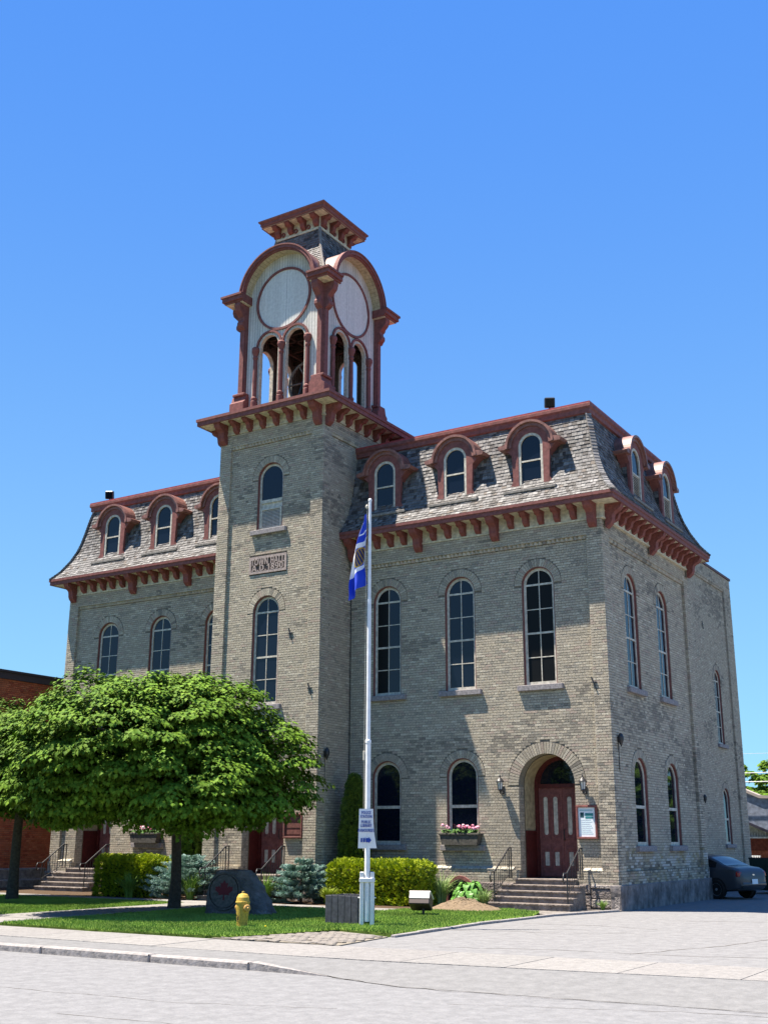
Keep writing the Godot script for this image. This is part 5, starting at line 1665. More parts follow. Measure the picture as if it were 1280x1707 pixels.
func car() -> void:
	var o := thing("parked_car", "dark grey sedan parked nose-in behind the hall's corner", "car", Vector3(-0.75, 0, -9.75), 1.222)
	var lin_at := func(P: Array, z: float) -> float:
		for i in P.size() - 1:
			if z >= P[i + 1][0]:
				var t: float = clampf((P[i][0] - z) / (P[i][0] - P[i + 1][0]), 0, 1)
				return lerpf(P[i][1], P[i + 1][1], t)
		return P[P.size() - 1][1]
	var TOP := [[2.31, 0.70], [2.27, 0.86], [2.2, 0.98], [2.05, 1.04], [1.78, 1.07], [1.6, 1.13], [1.3, 1.27], [1.0, 1.385], [0.7, 1.43], [0.3, 1.45], [-0.1, 1.445], [-0.4, 1.41], [-0.7, 1.31], [-1.0, 1.16], [-1.3, 1.0], [-1.6, 0.93], [-1.95, 0.85], [-2.15, 0.75], [-2.28, 0.6]]
	var BELT := [[2.31, 0.70], [2.27, 0.84], [2.2, 0.93], [2.05, 0.97], [1.6, 0.985], [0.0, 0.95], [-1.2, 0.92], [-1.6, 0.86], [-1.95, 0.78], [-2.15, 0.69], [-2.28, 0.56]]
	var WID := [[2.31, 0.60], [2.27, 0.72], [2.2, 0.79], [2.0, 0.84], [1.5, 0.865], [0.0, 0.87], [-1.3, 0.865], [-1.8, 0.83], [-2.1, 0.74], [-2.28, 0.58]]
	var BOT := [[2.31, 0.42], [2.2, 0.32], [1.9, 0.26], [1.0, 0.2], [-1.6, 0.2], [-2.1, 0.26], [-2.28, 0.34]]
	var sec := func(z: float) -> Array:
		var w: float = lin_at.call(WID, z); var yb: float = lin_at.call(BOT, z); var bl: float = lin_at.call(BELT, z); var tp: float = lin_at.call(TOP, z)
		var up := clampf((tp - bl) / 0.45, 0, 1)
		var wt := lerpf(w * 0.86, 0.58, up)
		var p := [Vector3(w * 0.8, yb, z), Vector3(w * 0.96, yb + 0.06, z), Vector3(w, lerpf(yb, bl, 0.35), z), Vector3(w, lerpf(yb, bl, 0.6), z), Vector3(w * 0.985, lerpf(yb, bl, 0.85), z), Vector3(w * 0.95, bl, z),
			Vector3(lerpf(w * 0.93, wt, 0.12), lerpf(bl, tp, 0.15), z), Vector3(lerpf(w * 0.93, wt, 0.75), lerpf(bl, tp, 0.78), z), Vector3(wt * 0.93, lerpf(bl, tp, 0.94), z), Vector3(wt * 0.7, tp - 0.006, z), Vector3(0, tp + 0.012, z)]
		for i in range(9, -1, -1): p.append(Vector3(-p[i].x, p[i].y, z))
		return p
	var zs := []
	for e in TOP: zs.append(e[0])
	for e in [1.45, 1.15, 0.5, 0.1, 1.9]: zs.append(e)
	zs.sort()
	zs.reverse()
	var b := MB.new()
	for k in zs.size() - 1:
		var A: Array = sec.call(zs[k]); var B: Array = sec.call(zs[k + 1])
		for i in A.size() - 1: b.quad(A[i], B[i], B[i + 1], A[i + 1])
		b.quad(B[0], A[0], A[20], B[20])
	var E0: Array = sec.call(zs[0]); var E1: Array = sec.call(zs[zs.size() - 1])
	for i in range(1, 20):
		b.tri(E0[0], E0[i], E0[i + 1]); b.tri(E1[0], E1[i + 1], E1[i])
	part(b.soften(0.8), "body", M.car_paint, o)
	var bp := MB.new()
	bp.bevel(Vector3(-0.72, 0.38, 2.1), Vector3(0.72, 0.6, 2.335), 0.07)
	part(bp.soften(0.9), "bumper", M.car_paint, o)
	var rw := MB.new()
	for k in 6:
		var z0 := lerpf(1.7, 1.06, k / 6.0); var z1 := lerpf(1.7, 1.06, (k + 1) / 6.0)
		var A: Array = sec.call(z0); var B: Array = sec.call(z1)
		for i in [8, 9, 10, 11]: rw.quad(A[i] + Vector3(0, 0.007, 0.004), B[i] + Vector3(0, 0.007, 0.004), B[i + 1] + Vector3(0, 0.007, 0.004), A[i + 1] + Vector3(0, 0.007, 0.004))
	part(rw.soften(0.8), "rear_window", M.car_glass, o)
	for s in [-1, 1]:
		for e in [[1.35, 0.72], [0.64, -0.16], [-0.24, -0.9]]:
			var g := MB.new()
			for k in 4:
				var A: Array = sec.call(lerpf(e[0], e[1], k / 4.0)); var B: Array = sec.call(lerpf(e[0], e[1], (k + 1) / 4.0))
				var h := Vector3(s * 0.006, 0.002, 0)
				if s > 0: g.quad(A[6] + h, B[6] + h, B[7] + h, A[7] + h)
				else: g.quad(A[13] + h, B[13] + h, B[14] + h, A[14] + h)
			part(g, "side_window", M.car_glass, o)
		var hd := MB.new()
		hd.bevel(Vector3(s * 0.868 - 0.012, 0.78, 0.42), Vector3(s * 0.868 + 0.012, 0.81, 0.58), 0.008)
		part(hd, "door_handle", M.car_paint, o)
		var tl := MB.new()
		tl.bevel(Vector3(s * 0.68 - 0.12, 0.7, 2.1), Vector3(s * 0.68 + 0.13, 0.92, 2.265), 0.05)
		part(tl.soften(1.0), "tail_light", M.tail, o)
		for z in [1.4, -1.38]:
			var wa := MB.new()
			wa.lathe(PackedVector2Array([Vector2(0.01, 0.0), Vector2(0.36, 0.0), Vector2(0.37, 0.02)]), Transform3D(Basis(Vector3.BACK, -s * PI / 2), Vector3(s * 0.852, 0.33, z)), 20)
			part(wa, "wheel_arch", M.tyre, o)
			var w := MB.new()
			w.lathe(PackedVector2Array([Vector2(0.2, 0.0), Vector2(0.29, 0.0), Vector2(0.315, 0.03), Vector2(0.315, 0.17), Vector2(0.29, 0.2), Vector2(0.2, 0.19)]), Transform3D(Basis(Vector3.BACK, -s * PI / 2), Vector3(s * 0.7, 0.315, z)), 20)
			var wo := part(w, "wheel", M.tyre, o)
			var r := MB.new()
			r.lathe(PackedVector2Array([Vector2(0.205, 0.17), Vector2(0.205, 0.195), Vector2(0.18, 0.18), Vector2(0.05, 0.185), Vector2(0.04, 0.2)]), Transform3D(Basis(Vector3.BACK, -s * PI / 2), Vector3(s * 0.7, 0.315, z)), 14)
			part(r, "rim", M.rim, wo)
	var lp := MB.new()
	lp.bevel(Vector3(-0.16, 0.5, 2.325), Vector3(0.16, 0.66, 2.345), 0.005)
	part(lp, "licence_plate", M.paper, o)
	var bd := MB.new()
	bd.ext(PackedVector2Array([Vector2(-0.07, 0), Vector2(-0.05, 0.022), Vector2(0.03, 0.022), Vector2(0.07, 0), Vector2(0.05, -0.022), Vector2(-0.03, -0.022)]), Transform3D(Basis(), Vector3(0, 0.8, 2.27)), 0.0, 0.03)
	part(bd, "badge", M.chrome, o)

func sheet(P: Array, y: float, thick: float) -> MB:
	var b := MB.new()
	var q := PackedVector2Array()
	for e in P: q.append(Vector2(e[0], -e[1]))
	b.ext(q, Transform3D(Basis(Vector3.RIGHT, -PI / 2), Vector3(0, y - thick, 0)), 0.0, thick)
	return b

const LAWN := [[-26.0, 13.45], [-8.9, 13.45], [-6.6, 13.6], [-3.0, 13.4], [-2.3, 10.6], [-0.75, 10.9], [-0.72, 10.1], [-0.88, 7.05], [-0.75, 4.2], [-1.3, 2.6], [-2.6, 1.95], [-4.2, 3.7], [-26.0, 3.7]]

func crack(parent: Node, P: Array, w: float, y: float) -> void:
	var b := MB.new()
	var last := []
	var pts := []
	for i in P.size() - 1:
		var a := Vector2(P[i][0], P[i][1]); var d := Vector2(P[i + 1][0], P[i + 1][1])
		var n := maxi(2, int(a.distance_to(d) / 0.25))
		for k in n: pts.append(a.lerp(d, k / float(n)) + (a - d).normalized().orthogonal() * rnd(-0.05, 0.05))
	for i in pts.size():
		var t: Vector2 = (pts[mini(i + 1, pts.size() - 1)] - pts[maxi(i - 1, 0)]).normalized().orthogonal() * w * rnd(0.3, 1.2)
		var q := [Vector3(pts[i].x - t.x, y, pts[i].y - t.y), Vector3(pts[i].x + t.x, y, pts[i].y + t.y)]
		if i: b.quad(last[0], last[1], q[1], q[0]) if (last[1] - last[0]).cross(q[0] - last[0]).y > 0 else b.quad(last[1], last[0], q[0], q[1])
		last = q
	part(b, "crack", M.crack, parent, Transform3D(), true)

func build_ground() -> void:
	struct(sheet([[-300, 300], [300, 300], [300, -300], [-300, -300]], -0.2, 0.05), "ground", M.earth)
	var road := struct(sheet([[-120, 28], [120, 28], [120, 8], [-120, 8]], -0.12, 0.06), "road", M.asphalt)
	rng.seed = 40
	for q in [[[-2, 20.2], [1.5, 20.0], [3.8, 19.2]], [[1.0, 21.5], [4, 21.2]], [[4.5, 18.2], [7.2, 17.2], [9, 16.9]]]: crack(road, q, 0.008, -0.117)
	var park := struct(sheet([[-0.7, 14.0], [-0.72, 10.1], [-0.88, 7.05], [-0.7, 3.0], [0.1, 0.2], [0.1, -8.4], [-3.7, -8.4], [-3.7, -60], [60, -60], [60, 9.5], [8, 13.5]], 0.0, 0.1), "driveway", M.asphalt_old)
	for q in [[[-0.6, 9.0], [0.6, 8.4], [2.0, 8.2], [3.2, 7.0]], [[0.4, 8.0], [1.2, 7.2], [2.2, 7.0]], [[1.2, 12.5], [3.2, 11.8], [5.6, 11.6], [9, 10.2]], [[4.6, 11.8], [5.6, 9.0], [6.2, 5.0], [5.8, 1.0]], [[-0.2, 6.0], [1.6, 5.7], [3.4, 6.1]], [[2.6, 3.0], [4.5, 2.2], [6.0, 2.4]]]: crack(park, q, 0.016, 0.004)
	# sidewalk slabs
	var sw := struct(sheet([[-80, 13.55], [-2.0, 13.55], [1.0, 13.35], [6.0, 12.9], [30, 10.6], [30, 12.4], [7.6, 14.5], [1.9, 15.38], [-80, 15.38]], -0.01, 0.1), "sidewalk", M.joint)
	var top := func(x: float) -> float: return 13.57 if x < -2 else lerpf(13.57, 12.9, (x + 2) / 8.0) if x < 6 else 12.9 - (x - 6) * 0.0958
	var bot := func(x: float) -> float: return 15.37 if x < 1 else lerpf(15.37, 14.5, (x - 1) / 6.6) if x < 7.6 else 14.5 - (x - 7.6) * 0.094
	var x := -26.0
	while x < 20.0:
		var x2 := x + 1.75
		var b := sheet([[x + 0.008, top.call(x)], [x2 - 0.008, top.call(x2)], [x2 - 0.008 + 0.0, bot.call(x2)], [x + 0.008, bot.call(x)]], 0.006 + rnd(0, 0.006), 0.04)
		part(b, "slab", M.walk_var[rng.randi() % 4], sw)
		x = x2
	# verge strip and sloping apron
	var vg := MB.new()
	var L := [[-80.0, 15.38, 16.42, 0.0], [0.0, 15.37, 16.42, 0.0], [1.5, 15.32, 16.55, -0.105], [2.0, 15.25, 16.75, -0.112], [3.0, 15.12, 17.05, -0.116], [7.6, 14.5, 16.75, -0.116], [30.0, 12.4, 15.0, -0.116]]
	for i in L.size() - 1:
		var a: Array = L[i]; var d: Array = L[i + 1]
		vg.quad(Vector3(a[0], a[3], a[2]), Vector3(d[0], d[3], d[2]), Vector3(d[0], 0.002, d[1]), Vector3(a[0], 0.002, a[1]))
	var vo := struct(vg, "verge", M.asphalt_mid)
	crack(vo, [[1.6, 16.6], [3.0, 17.08], [5.0, 17.0], [7.6, 16.8], [10, 16.6]], 0.012, -0.108)
	var cs := MB.new()
	cs.box(Vector3(-80, -0.2, 16.4), Vector3(0.0, -0.02, 16.5))
	var co := struct(cs, "kerb", M.joint)
	x = -26.0
	while x < -0.1:
		var x2 := minf(x + 2.65, 0.0)
		var b := MB.new()
		b.bevel(Vector3(x + 0.01, -0.2, 16.38), Vector3(x2 - 0.01, 0.008 + rnd(-0.006, 0.006), 16.58), 0.025)
		part(b, "kerb_stone", M.kerb, co)
		x = x2
	var ke := MB.new()
	ke.ext(PackedVector2Array([Vector2(0, -0.2), Vector2(1.5, -0.2), Vector2(1.5, -0.11), Vector2(0, 0.005)]), Transform3D(Basis(), Vector3(0.01, 0, 0)), 16.38, 16.57)
	part(ke, "kerb_ramp", M.kerb, co)
	# lawn, bed, paths
	struct(sheet(LAWN, 0.05, 0.2), "lawn", M.turf)
	struct(sheet([[-26, 3.75], [-4.2, 3.75], [-2.6, 1.97], [-3.3, 1.6], [-3.3, 0], [-26, 0]], 0.06, 0.2), "flower_bed", M.mulch)
	struct(sheet([[-3.4, 1.45], [-3.0, 2.1], [-1.3, 2.65], [-0.75, 3.1], [-0.68, 3.1], [0.12, 0.3], [0.1, 0.1], [-3.4, 0.1]], 0.025, 0.15), "landing_pad", M.concrete)
	var pth := struct(sheet([[-24, 3.78], [-4.4, 3.78], [-4.9, 4.75], [-24, 4.75]], 0.06, 0.1), "path", M.joint)
	x = -24.0
	while x < -5.0:
		part(sheet([[x + 0.01, 3.78], [x + 1.19, 3.78], [x + 1.19, 4.75], [x + 0.01, 4.75]], 0.068 + rnd(0, 0.006), 0.04), "slab", M.walk_var[rng.randi() % 4], pth)
		x += 1.2
	var z := 4.76
	while z < 13.4:
		part(sheet([[-11.8, z + 0.01], [-9.7, z + 0.01], [-9.7, z + 1.22], [-11.8, z + 1.22]], 0.066 + rnd(0, 0.006), 0.05), "slab", M.walk_var[rng.randi() % 4], pth)
		z += 1.235
	# concrete edging of the driveway
	var ed := [[-0.6, 11.2], [-0.66, 10.1], [-0.82, 7.05], [-0.66, 3.2], [0.06, 0.35]]
	var edge := MB.new()
	for i in ed.size() - 1:
		var a := Vector3(ed[i][0], 0, ed[i][1]); var d := Vector3(ed[i + 1][0], 0, ed[i + 1][1])
		var n := int(a.distance_to(d) / 0.9)
		for k in n:
			var p := a.lerp(d, k / float(n)); var q := a.lerp(d, (k + 1.0) / n)
			edge.bevel(Vector3(-0.055, -0.1, 0.008), Vector3(0.055, 0.055 + rnd(-0.008, 0.008), p.distance_to(q) - 0.008), 0.012, Transform3D(Basis(Vector3.UP, atan2(q.x - p.x, q.z - p.z)), p))
	var eo := part(edge, "edging", M.kerb, park)
	# worn paver corner
	var pv := struct(sheet([[-3.4, 13.5], [-2.2, 10.7], [-0.66, 11.3], [-0.4, 13.45]], 0.02, 0.1), "paved_corner", M.sand)
	var poly := PackedVector2Array([Vector2(-3.3, 13.5), Vector2(-2.15, 10.9), Vector2(-0.75, 11.4), Vector2(-0.5, 13.45)])
	rng.seed = 77
	var ang := 0.25
	for i in range(-22, 22):
		for j in range(-34, 34):
			var p := Vector2(-1.8, 12.3) + Vector2((i + (0.5 if j % 2 else 0.0)) * 0.225, j * 0.115).rotated(ang)
			if not Geometry2D.is_point_in_polygon(p, poly) or rng.randf() < 0.05: continue
			mi(M.paver_mesh, "paver", M.paver_var[rng.randi() % 4], pv, Transform3D(Basis(Vector3.UP, -ang + rnd(-0.03, 0.03)), Vector3(p.x, 0.012 + rnd(0, 0.012), p.y)))
	# straw-coloured mound
	var md := MB.new()
	var f := func(i: int, j: int) -> Vector3:
		var r := i / 14.0; var a := TAU * j / 36.0
		var q := Vector3(cos(a) * 1.25 * r, 0, sin(a) * 0.85 * r)
		return Vector3(-3.35 + q.x, 0.03 + 0.3 * pow(cos(r * PI * 0.5), 1.3) + noise.get_noise_3d(q.x * 160, 0, q.z * 160) * 0.13 * (1 - r * r) + rnd(-0.012, 0.012) * (1 - r), 2.95 + q.z)
	for i in 14:
		for j in 36: md.quad(f.call(i, j), f.call(i, j + 1), f.call(i + 1, j + 1), f.call(i + 1, j))
	var mo := part(md, "mulch_mound", M.straw, self)
	tag(mo, "low heap of dry tan grass clippings beside the right-hand steps", "mulch", "", "stuff")
	# grass
	rng.seed = 11
	var lp := PackedVector2Array()
	for e in LAWN: lp.append(Vector2(e[0], e[1]))
	var xf := []; var cols := []
	var bare := PackedVector2Array([Vector2(-9.3, 12.2), Vector2(-8.2, 12.4), Vector2(-7.6, 12.9), Vector2(-8.8, 13.1)])
	while xf.size() < 90000:
		var p := Vector2(rnd(-22, -0.6), rnd(1.9, 13.6))
		if p.x < -17 and rng.randf() < 0.5: continue
		if not Geometry2D.is_point_in_polygon(p, lp): continue
		if p.y < 4.8 and p.x < -4.85: continue
		if p.x > -11.85 and p.x < -9.65: continue
		if Geometry2D.is_point_in_polygon(p, bare) and rng.randf() < 0.7: continue
		var s := rnd(0.6, 1.25)
		xf.append(Transform3D(Basis(Vector3.UP, rng.randf() * TAU).scaled(Vector3(1, s, 1)), Vector3(p.x, 0.05, p.y)))
		var g := 0.9 + 0.35 * noise.get_noise_2d(p.x * 25, p.y * 25)
		cols.append(Color(0.16, 0.29, 0.04).lerp(Color(0.25, 0.36, 0.06), rng.randf()) * g)
	for i in 1:
		var dp := [Vector3(-3.6, 0.05, 11.5)]
		var db := MB.new()
		db.lathe(PackedVector2Array([Vector2(0.004, 0.05), Vector2(0.022, 0.06), Vector2(0.018, 0.075), Vector2(0.002, 0.08)]), Transform3D(), 8)
		db.tube([Vector3.ZERO, Vector3(0, 0.055, 0)], 0.003, 4)
		var dd := part(db, "dandelion", M.yellow_flower, self, Transform3D(Basis(), dp[i]))
		tag(dd, "tiny yellow dandelion in the grass right of the hydrant", "flower")
	var go := copies(M.tuft_mesh, "grass", M.foliage, self, xf, cols)
	tag(go, "mown green grass of the front lawn", "grass", "", "stuff")

func neighbours() -> void:
	# red brick building to the left
	var o := thing("brick_building", "red brick building with dark flat parapet left of the hall", "building", Vector3(-32, 0, -3))
	var bk := MB.new(); var back := MB.new()
	var F := frame_at(Vector3(-25.5, 0, 0), PI / 2)
	bricks(bk, back, F, -5.0, 16.0, 0.0, 8.15, 0.0, [], 0.025, 1)
	part(bk, "brickwork", M.brick, o, Transform3D(), true)
	part(back, "mortar", M.mortar_red, o, Transform3D(), true)
	var c := MB.new()
	c.box(Vector3(-40, -0.1, -16), Vector3(-25.55, 8.1, 5))
	part(c, "core_wall", M.mortar_red, o, Transform3D(), true)
	var p := MB.new()
	p.box(Vector3(-40.1, 8.15, -16.1), Vector3(-25.42, 8.42, 5.1))
	p.box(Vector3(-40.2, 8.42, -16.2), Vector3(-25.32, 8.5, 5.2))
	part(p, "parapet_flashing", M.navy_metal, o, Transform3D(), true)
	var kb := MB.new()
	kb.bevel(Vector3(-25.5, -0.1, -1.6), Vector3(-24.9, 0.75, 0.9), 0.05)
	kb.bevel(Vector3(-25.5, -0.1, -2.0), Vector3(-24.6, 0.35, 1.2), 0.04)
	var ko := part(kb, "window_well", M.concrete, self)
	tag(ko, "low concrete block against the red brick wall", "block")
	# metal-clad building behind, at the right edge
	var b := thing("shed_building", "blue-grey metal-roofed brick building beyond the car park", "building", Vector3(-8, 0, -42))
	var T := Transform3D(Basis(), Vector3(0, 0, -44))
	var wl := MB.new()
	wl.ext(rect(-16, 0, -4.0, 2.12), T, 0, 3.6)
	var wo := part(wl, "brick_wall", M.red_plain, b, Transform3D(), true)
	var bd := MB.new()
	bd.ext(rect(-16.02, 1.35, -3.98, 2.0), T, 0, 3.63)
	part(bd, "brick_band", M.red_dark, wo, Transform3D(), true)
	var pa := MB.new()
	pa.ext(rect(-16, 2.12, -4.0, 4.2), T, 0, 3.5)
	part(pa, "pale_panel", M.pale_panel, b, Transform3D(), true)
	var tr := MB.new()
	tr.ext(rect(-16.05, 2.06, -3.95, 2.16), T, 0, 3.68)
	for i in 40: tr.ext(rect(-12.0 + i * 0.16 + rnd(-0.02, 0.02), 2.16, -11.95 + i * 0.16, 2.3 + rnd(0.05, 0.4)), T, 3.5, 3.56)
	part(tr, "white_trim", M.white_paint, b, Transform3D(), true)
	var rf := MB.new()
	rf.ext(PackedVector2Array([Vector2(-12, 5.2), Vector2(-6.97, 3.12), Vector2(-4.6, 2.1), Vector2(-4.6, 4.35), Vector2(-5.95, 4.4), Vector2(-7.2, 4.95), Vector2(-12, 7.1)]), T, 3.4, 4.0)
	part(rf, "metal_cladding", M.blue_grey, b, Transform3D(), true)
	var ra := MB.new()
	ra.ext(PackedVector2Array([Vector2(-12, 7.1), Vector2(-7.2, 4.95), Vector2(-5.95, 4.4), Vector2(-4.5, 4.35), Vector2(-4.5, 4.5), Vector2(-5.95, 4.58), Vector2(-7.2, 5.13), Vector2(-12, 7.3)]), T, 3.2, 4.12)
	part(ra, "rake_trim", M.taupe, b, Transform3D(), true)
	var dl := MB.new()
	dl.ext(PackedVector2Array([Vector2(-12, 5.0), Vector2(-6.97, 2.95), Vector2(-4.6, 1.95), Vector2(-4.6, 2.1), Vector2(-6.97, 3.12), Vector2(-12, 5.2)]), T, 3.3, 4.06)
	part(dl, "dark_gutter", M.navy_metal, b, Transform3D(), true)
	# white slatted bench before it
	var be := thing("white_bench", "white slatted bench before the red brick shed", "bench", Vector3(-6.3, 0, -39.0))
	for i in 5:
		var s := MB.new()
		s.box(Vector3(-0.28 + i * 0.13, 0.42, 0), Vector3(-0.2 + i * 0.13, 1.08, 0.03))
		part(s, "slat", M.white_paint, be, Transform3D(Basis(Vector3.RIGHT, -0.15), Vector3.ZERO))
	var sb := MB.new()
	sb.box(Vector3(-0.3, 1.0, -0.2), Vector3(0.34, 1.08, -0.14)); sb.box(Vector3(-0.3, 0.4, -0.05), Vector3(0.34, 0.45, 0.4))
	for x in [-0.28, 0.28]:
		for z in [-0.02, 0.36]: sb.box(Vector3(x, 0, z), Vector3(x + 0.05, 0.42, z + 0.05))
	part(sb, "bench_frame", M.white_paint, be)
	# skip
	var d := thing("dumpster", "dark green dumpster behind the parked car", "dumpster", Vector3(1.15, 0, -14.2), -0.1)
	var db := MB.new()
	db.ext(PackedVector2Array([Vector2(-0.75, 0.12), Vector2(0.75, 0.12), Vector2(0.85, 1.15), Vector2(-0.85, 1.25)]), Transform3D(Basis(Vector3.UP, PI / 2), Vector3.ZERO), -0.95, 0.95)
	for i in 4: db.box(Vector3(-0.9 + i * 0.58, 0.15, -0.83), Vector3(-0.84 + i * 0.58, 1.1, 0.86))
	part(db, "bin", M.bin_green, d)
	var dlid := MB.new()
	dlid.box(Vector3(-0.98, 1.2, -0.9), Vector3(0.98, 1.26, 0.9), Transform3D(Basis(Vector3.RIGHT, -0.05), Vector3.ZERO))
	part(dlid, "lid", M.black_metal, d)
	# overhead wires at the right edge
	var k := 0
	for w in [[-6.88, 5.87, -5.29, 5.9], [-6.93, 5.33, -5.3, 5.36], [-6.9, 7.0, -5.3, 6.98]]:
		var dx: float = (w[3] - w[1]) / (w[2] - w[0])
		var wb := MB.new()
		var path := []
		for i in 13:
			var x := -40.0 + i * 5.0
			path.append(Vector3(x, w[1] + (x - w[0]) * dx * 0.3 + 0.0008 * pow(x + 6, 2), -39.5 + k * 0.2))
		wb.tube(path, [0.03, 0.035, 0.01][k], 5)
		var wo2 := part(wb, "overhead_wire", M.wire, self)
		tag(wo2, ["pale overhead cable crossing the far trees, upper of the two", "pale overhead cable just above the metal roof, lower of the two", "thin overhead wire against the sky above the far trees"][k], "wire", "overhead wires")
		k += 1

func make_materials() -> void:
	var fine := noise_tex(256, 0.03, 0.72, 1.0, 4, 3, 0.12)
	var coarse := noise_tex(512, 0.012, 0.62, 1.0, 5, 7, 0.06, 0.6)
	var speck := noise_tex(512, 0.015, 0.86, 1.0, 5, 9, 0.1, 0.6)
	var wood := noise_tex(256, 0.02, 0.7, 1.0, 5, 5, 0.1)
	var blot := noise_tex(512, 0.01, 0.55, 1.0, 6, 15, 0.1, 0.65)
	var streak := noise_tex(256, 0.03, 0.9, 1.0, 4, 25, 0.03)
	var chalk := noise_tex(512, 0.012, 0.68, 1.0, 6, 33, 0.08, 0.7)
	var rough_n := bump_tex(256, 0.06, 6.0, 4)
	var soft_n := bump_tex(256, 0.02, 5.0, 6)
	M.brick = bumpy(vmat(0.92, 0.3, fine, 2.3), rough_n, 0.5)
	M.brick_var = []
	rng.seed = 4
	for i in 8: M.brick_var.append(bumpy(mat(brick_colour(0, Vector3(i * 3.0, 2, 1)), 0.92, 0.3, fine, 2.3), rough_n, 0.5))
	M.brick_mesh = BoxMesh.new()
	M.brick_mesh.size = Vector3.ONE
	M.mortar = mat(Color(0.22, 0.197, 0.16), 0.95, 0.2, fine, 1.0)
	M.mortar_red = mat(Color(0.2, 0.1, 0.075), 0.95, 0.2, fine, 1.0)
	M.brown = mat(Color(0.285, 0.108, 0.095), 0.75, 0.35, chalk, 0.7)
	M.brown_bracket = mat(Color(0.3, 0.098, 0.082), 0.75, 0.35, chalk, 1.1)
	M.brown_dark = mat(Color(0.12, 0.02, 0.016), 0.5, 0.4, fine, 0.8)
	M.brown_old = mat(Color(0.2, 0.075, 0.06), 0.7, 0.4, wood, 1.5)
	M.hood = mat(Color(0.36, 0.16, 0.125), 0.5, 0.45, blot, 0.7)
	M.red_metal = mat(Color(0.36, 0.05, 0.05), 0.5, 0.45, fine, 0.5)
	M.cream = mat(Color(0.68, 0.63, 0.52), 0.6, 0.4, fine, 0.8)
	M.cream_soffit = mat(Color(0.78, 0.70, 0.51), 0.7, 0.35, fine, 0.7)
	M.ochre = mat(Color(0.56, 0.46, 0.27), 0.8, 0.3, fine, 0.6)
	M.white_paint = mat(Color(0.66, 0.66, 0.64), 0.55, 0.4, fine, 0.7)
	M.paint_worn = vmat(0.75, 0.3, streak, 0.8)
	M.vpaint = vmat(0.7, 0.3, fine, 0.8)
	M.sill = mat(Color(0.33, 0.30, 0.30), 0.85, 0.3, fine, 1.4)
	M.stone = bumpy(vmat(0.92, 0.25, coarse, 0.9), rough_n, 1.2)
	M.render = bumpy(mat(Color(0.3, 0.27, 0.26), 0.9, 0.25, blot, 0.35), soft_n, 0.7)
	M.plaque = mat(Color(0.46, 0.37, 0.33), 0.85, 0.3, fine, 1.5)
	M.plaque_dark = mat(Color(0.2, 0.15, 0.125), 0.9, 0.3, fine, 1.5)
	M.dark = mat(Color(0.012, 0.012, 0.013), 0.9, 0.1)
	M.glass = mat(Color(0.005, 0.008, 0.016), 0.03, 0.44)
	M.dull_pane = mat(Color(0.009, 0.009, 0.009), 0.28, 0.22)  # blacker, rougher pane finish with a weaker gloss than the glass
	M.shingle = bumpy(vmat(0.72, 0.4, wood, 2.0), rough_n, 0.5)
	M.roof_under = mat(Color(0.05, 0.045, 0.042), 0.9, 0.2)
	M.wood_grey = mat(Color(0.3, 0.275, 0.245), 0.85, 0.3, wood, 1.5)
	M.wood_dark = mat(Color(0.06, 0.045, 0.038), 0.9, 0.2, wood, 1.0)
	M.wood_dark_grey = mat(Color(0.115, 0.105, 0.09), 0.85, 0.3, wood, 1.5)
	M.black_metal = mat(Color(0.02, 0.02, 0.022), 0.4, 0.5)
	M.bell = mat(Color(0.03, 0.032, 0.03), 0.5, 0.5)
	M.concrete = bumpy(mat(Color(0.28, 0.255, 0.23), 0.9, 0.25, coarse, 0.5), rough_n, 0.4)
	M.step = bumpy(mat(Color(0.29, 0.245, 0.215), 0.9, 0.25, coarse, 0.6), rough_n, 0.4)
	M.lamp_glass = mat(Color(0.55, 0.55, 0.52), 0.15, 0.5)
	M.asphalt = bumpy(mat(Color(0.196, 0.196, 0.199), 0.92, 0.25, speck, 0.4), rough_n, 0.25)
	M.asphalt_old = bumpy(mat(Color(0.204, 0.202, 0.202), 0.92, 0.25, speck, 0.35), rough_n, 0.25)
	M.asphalt_mid = bumpy(mat(Color(0.186, 0.185, 0.184), 0.92, 0.25, speck, 0.4), rough_n, 0.25)
	M.joint = mat(Color(0.14, 0.125, 0.105), 0.95, 0.2)
	M.crack = mat(Color(0.12, 0.11, 0.1), 0.95, 0.2)
	M.kerb = bumpy(mat(Color(0.36, 0.335, 0.32), 0.9, 0.25, fine, 0.8), rough_n, 0.2)
	M.walk_var = []
	for c in [Color(0.24, 0.23, 0.22), Color(0.232, 0.224, 0.214), Color(0.248, 0.238, 0.226), Color(0.225, 0.216, 0.208)]: M.walk_var.append(bumpy(mat(c, 0.92, 0.25, speck, 0.5), rough_n, 0.4))
	M.earth = mat(Color(0.11, 0.12, 0.06), 0.95, 0.2, coarse, 0.1)
	M.turf = mat(Color(0.13, 0.2, 0.035), 0.95, 0.2, coarse, 0.4)
	M.mulch = bumpy(mat(Color(0.1, 0.068, 0.045), 0.95, 0.2, speck, 1.5), rough_n, 1.5)
	M.soil = mat(Color(0.06, 0.045, 0.035), 0.95, 0.2, speck, 1.5)
	M.sand = mat(Color(0.23, 0.205, 0.165), 0.95, 0.2, speck, 1.0)
	M.straw = bumpy(mat(Color(0.22, 0.165, 0.11), 0.95, 0.2, speck, 1.6), rough_n, 1.5)
	M.paver_var = []
	for c in [Color(0.26, 0.235, 0.21), Color(0.25, 0.228, 0.205), Color(0.275, 0.25, 0.22), Color(0.24, 0.218, 0.2)]: M.paver_var.append(mat(c, 0.9, 0.25, fine, 2.0))
	var pm := MB.new()
	pm.bevel(Vector3(-0.106, 0, -0.052), Vector3(0.106, 0.02, 0.052), 0.006)
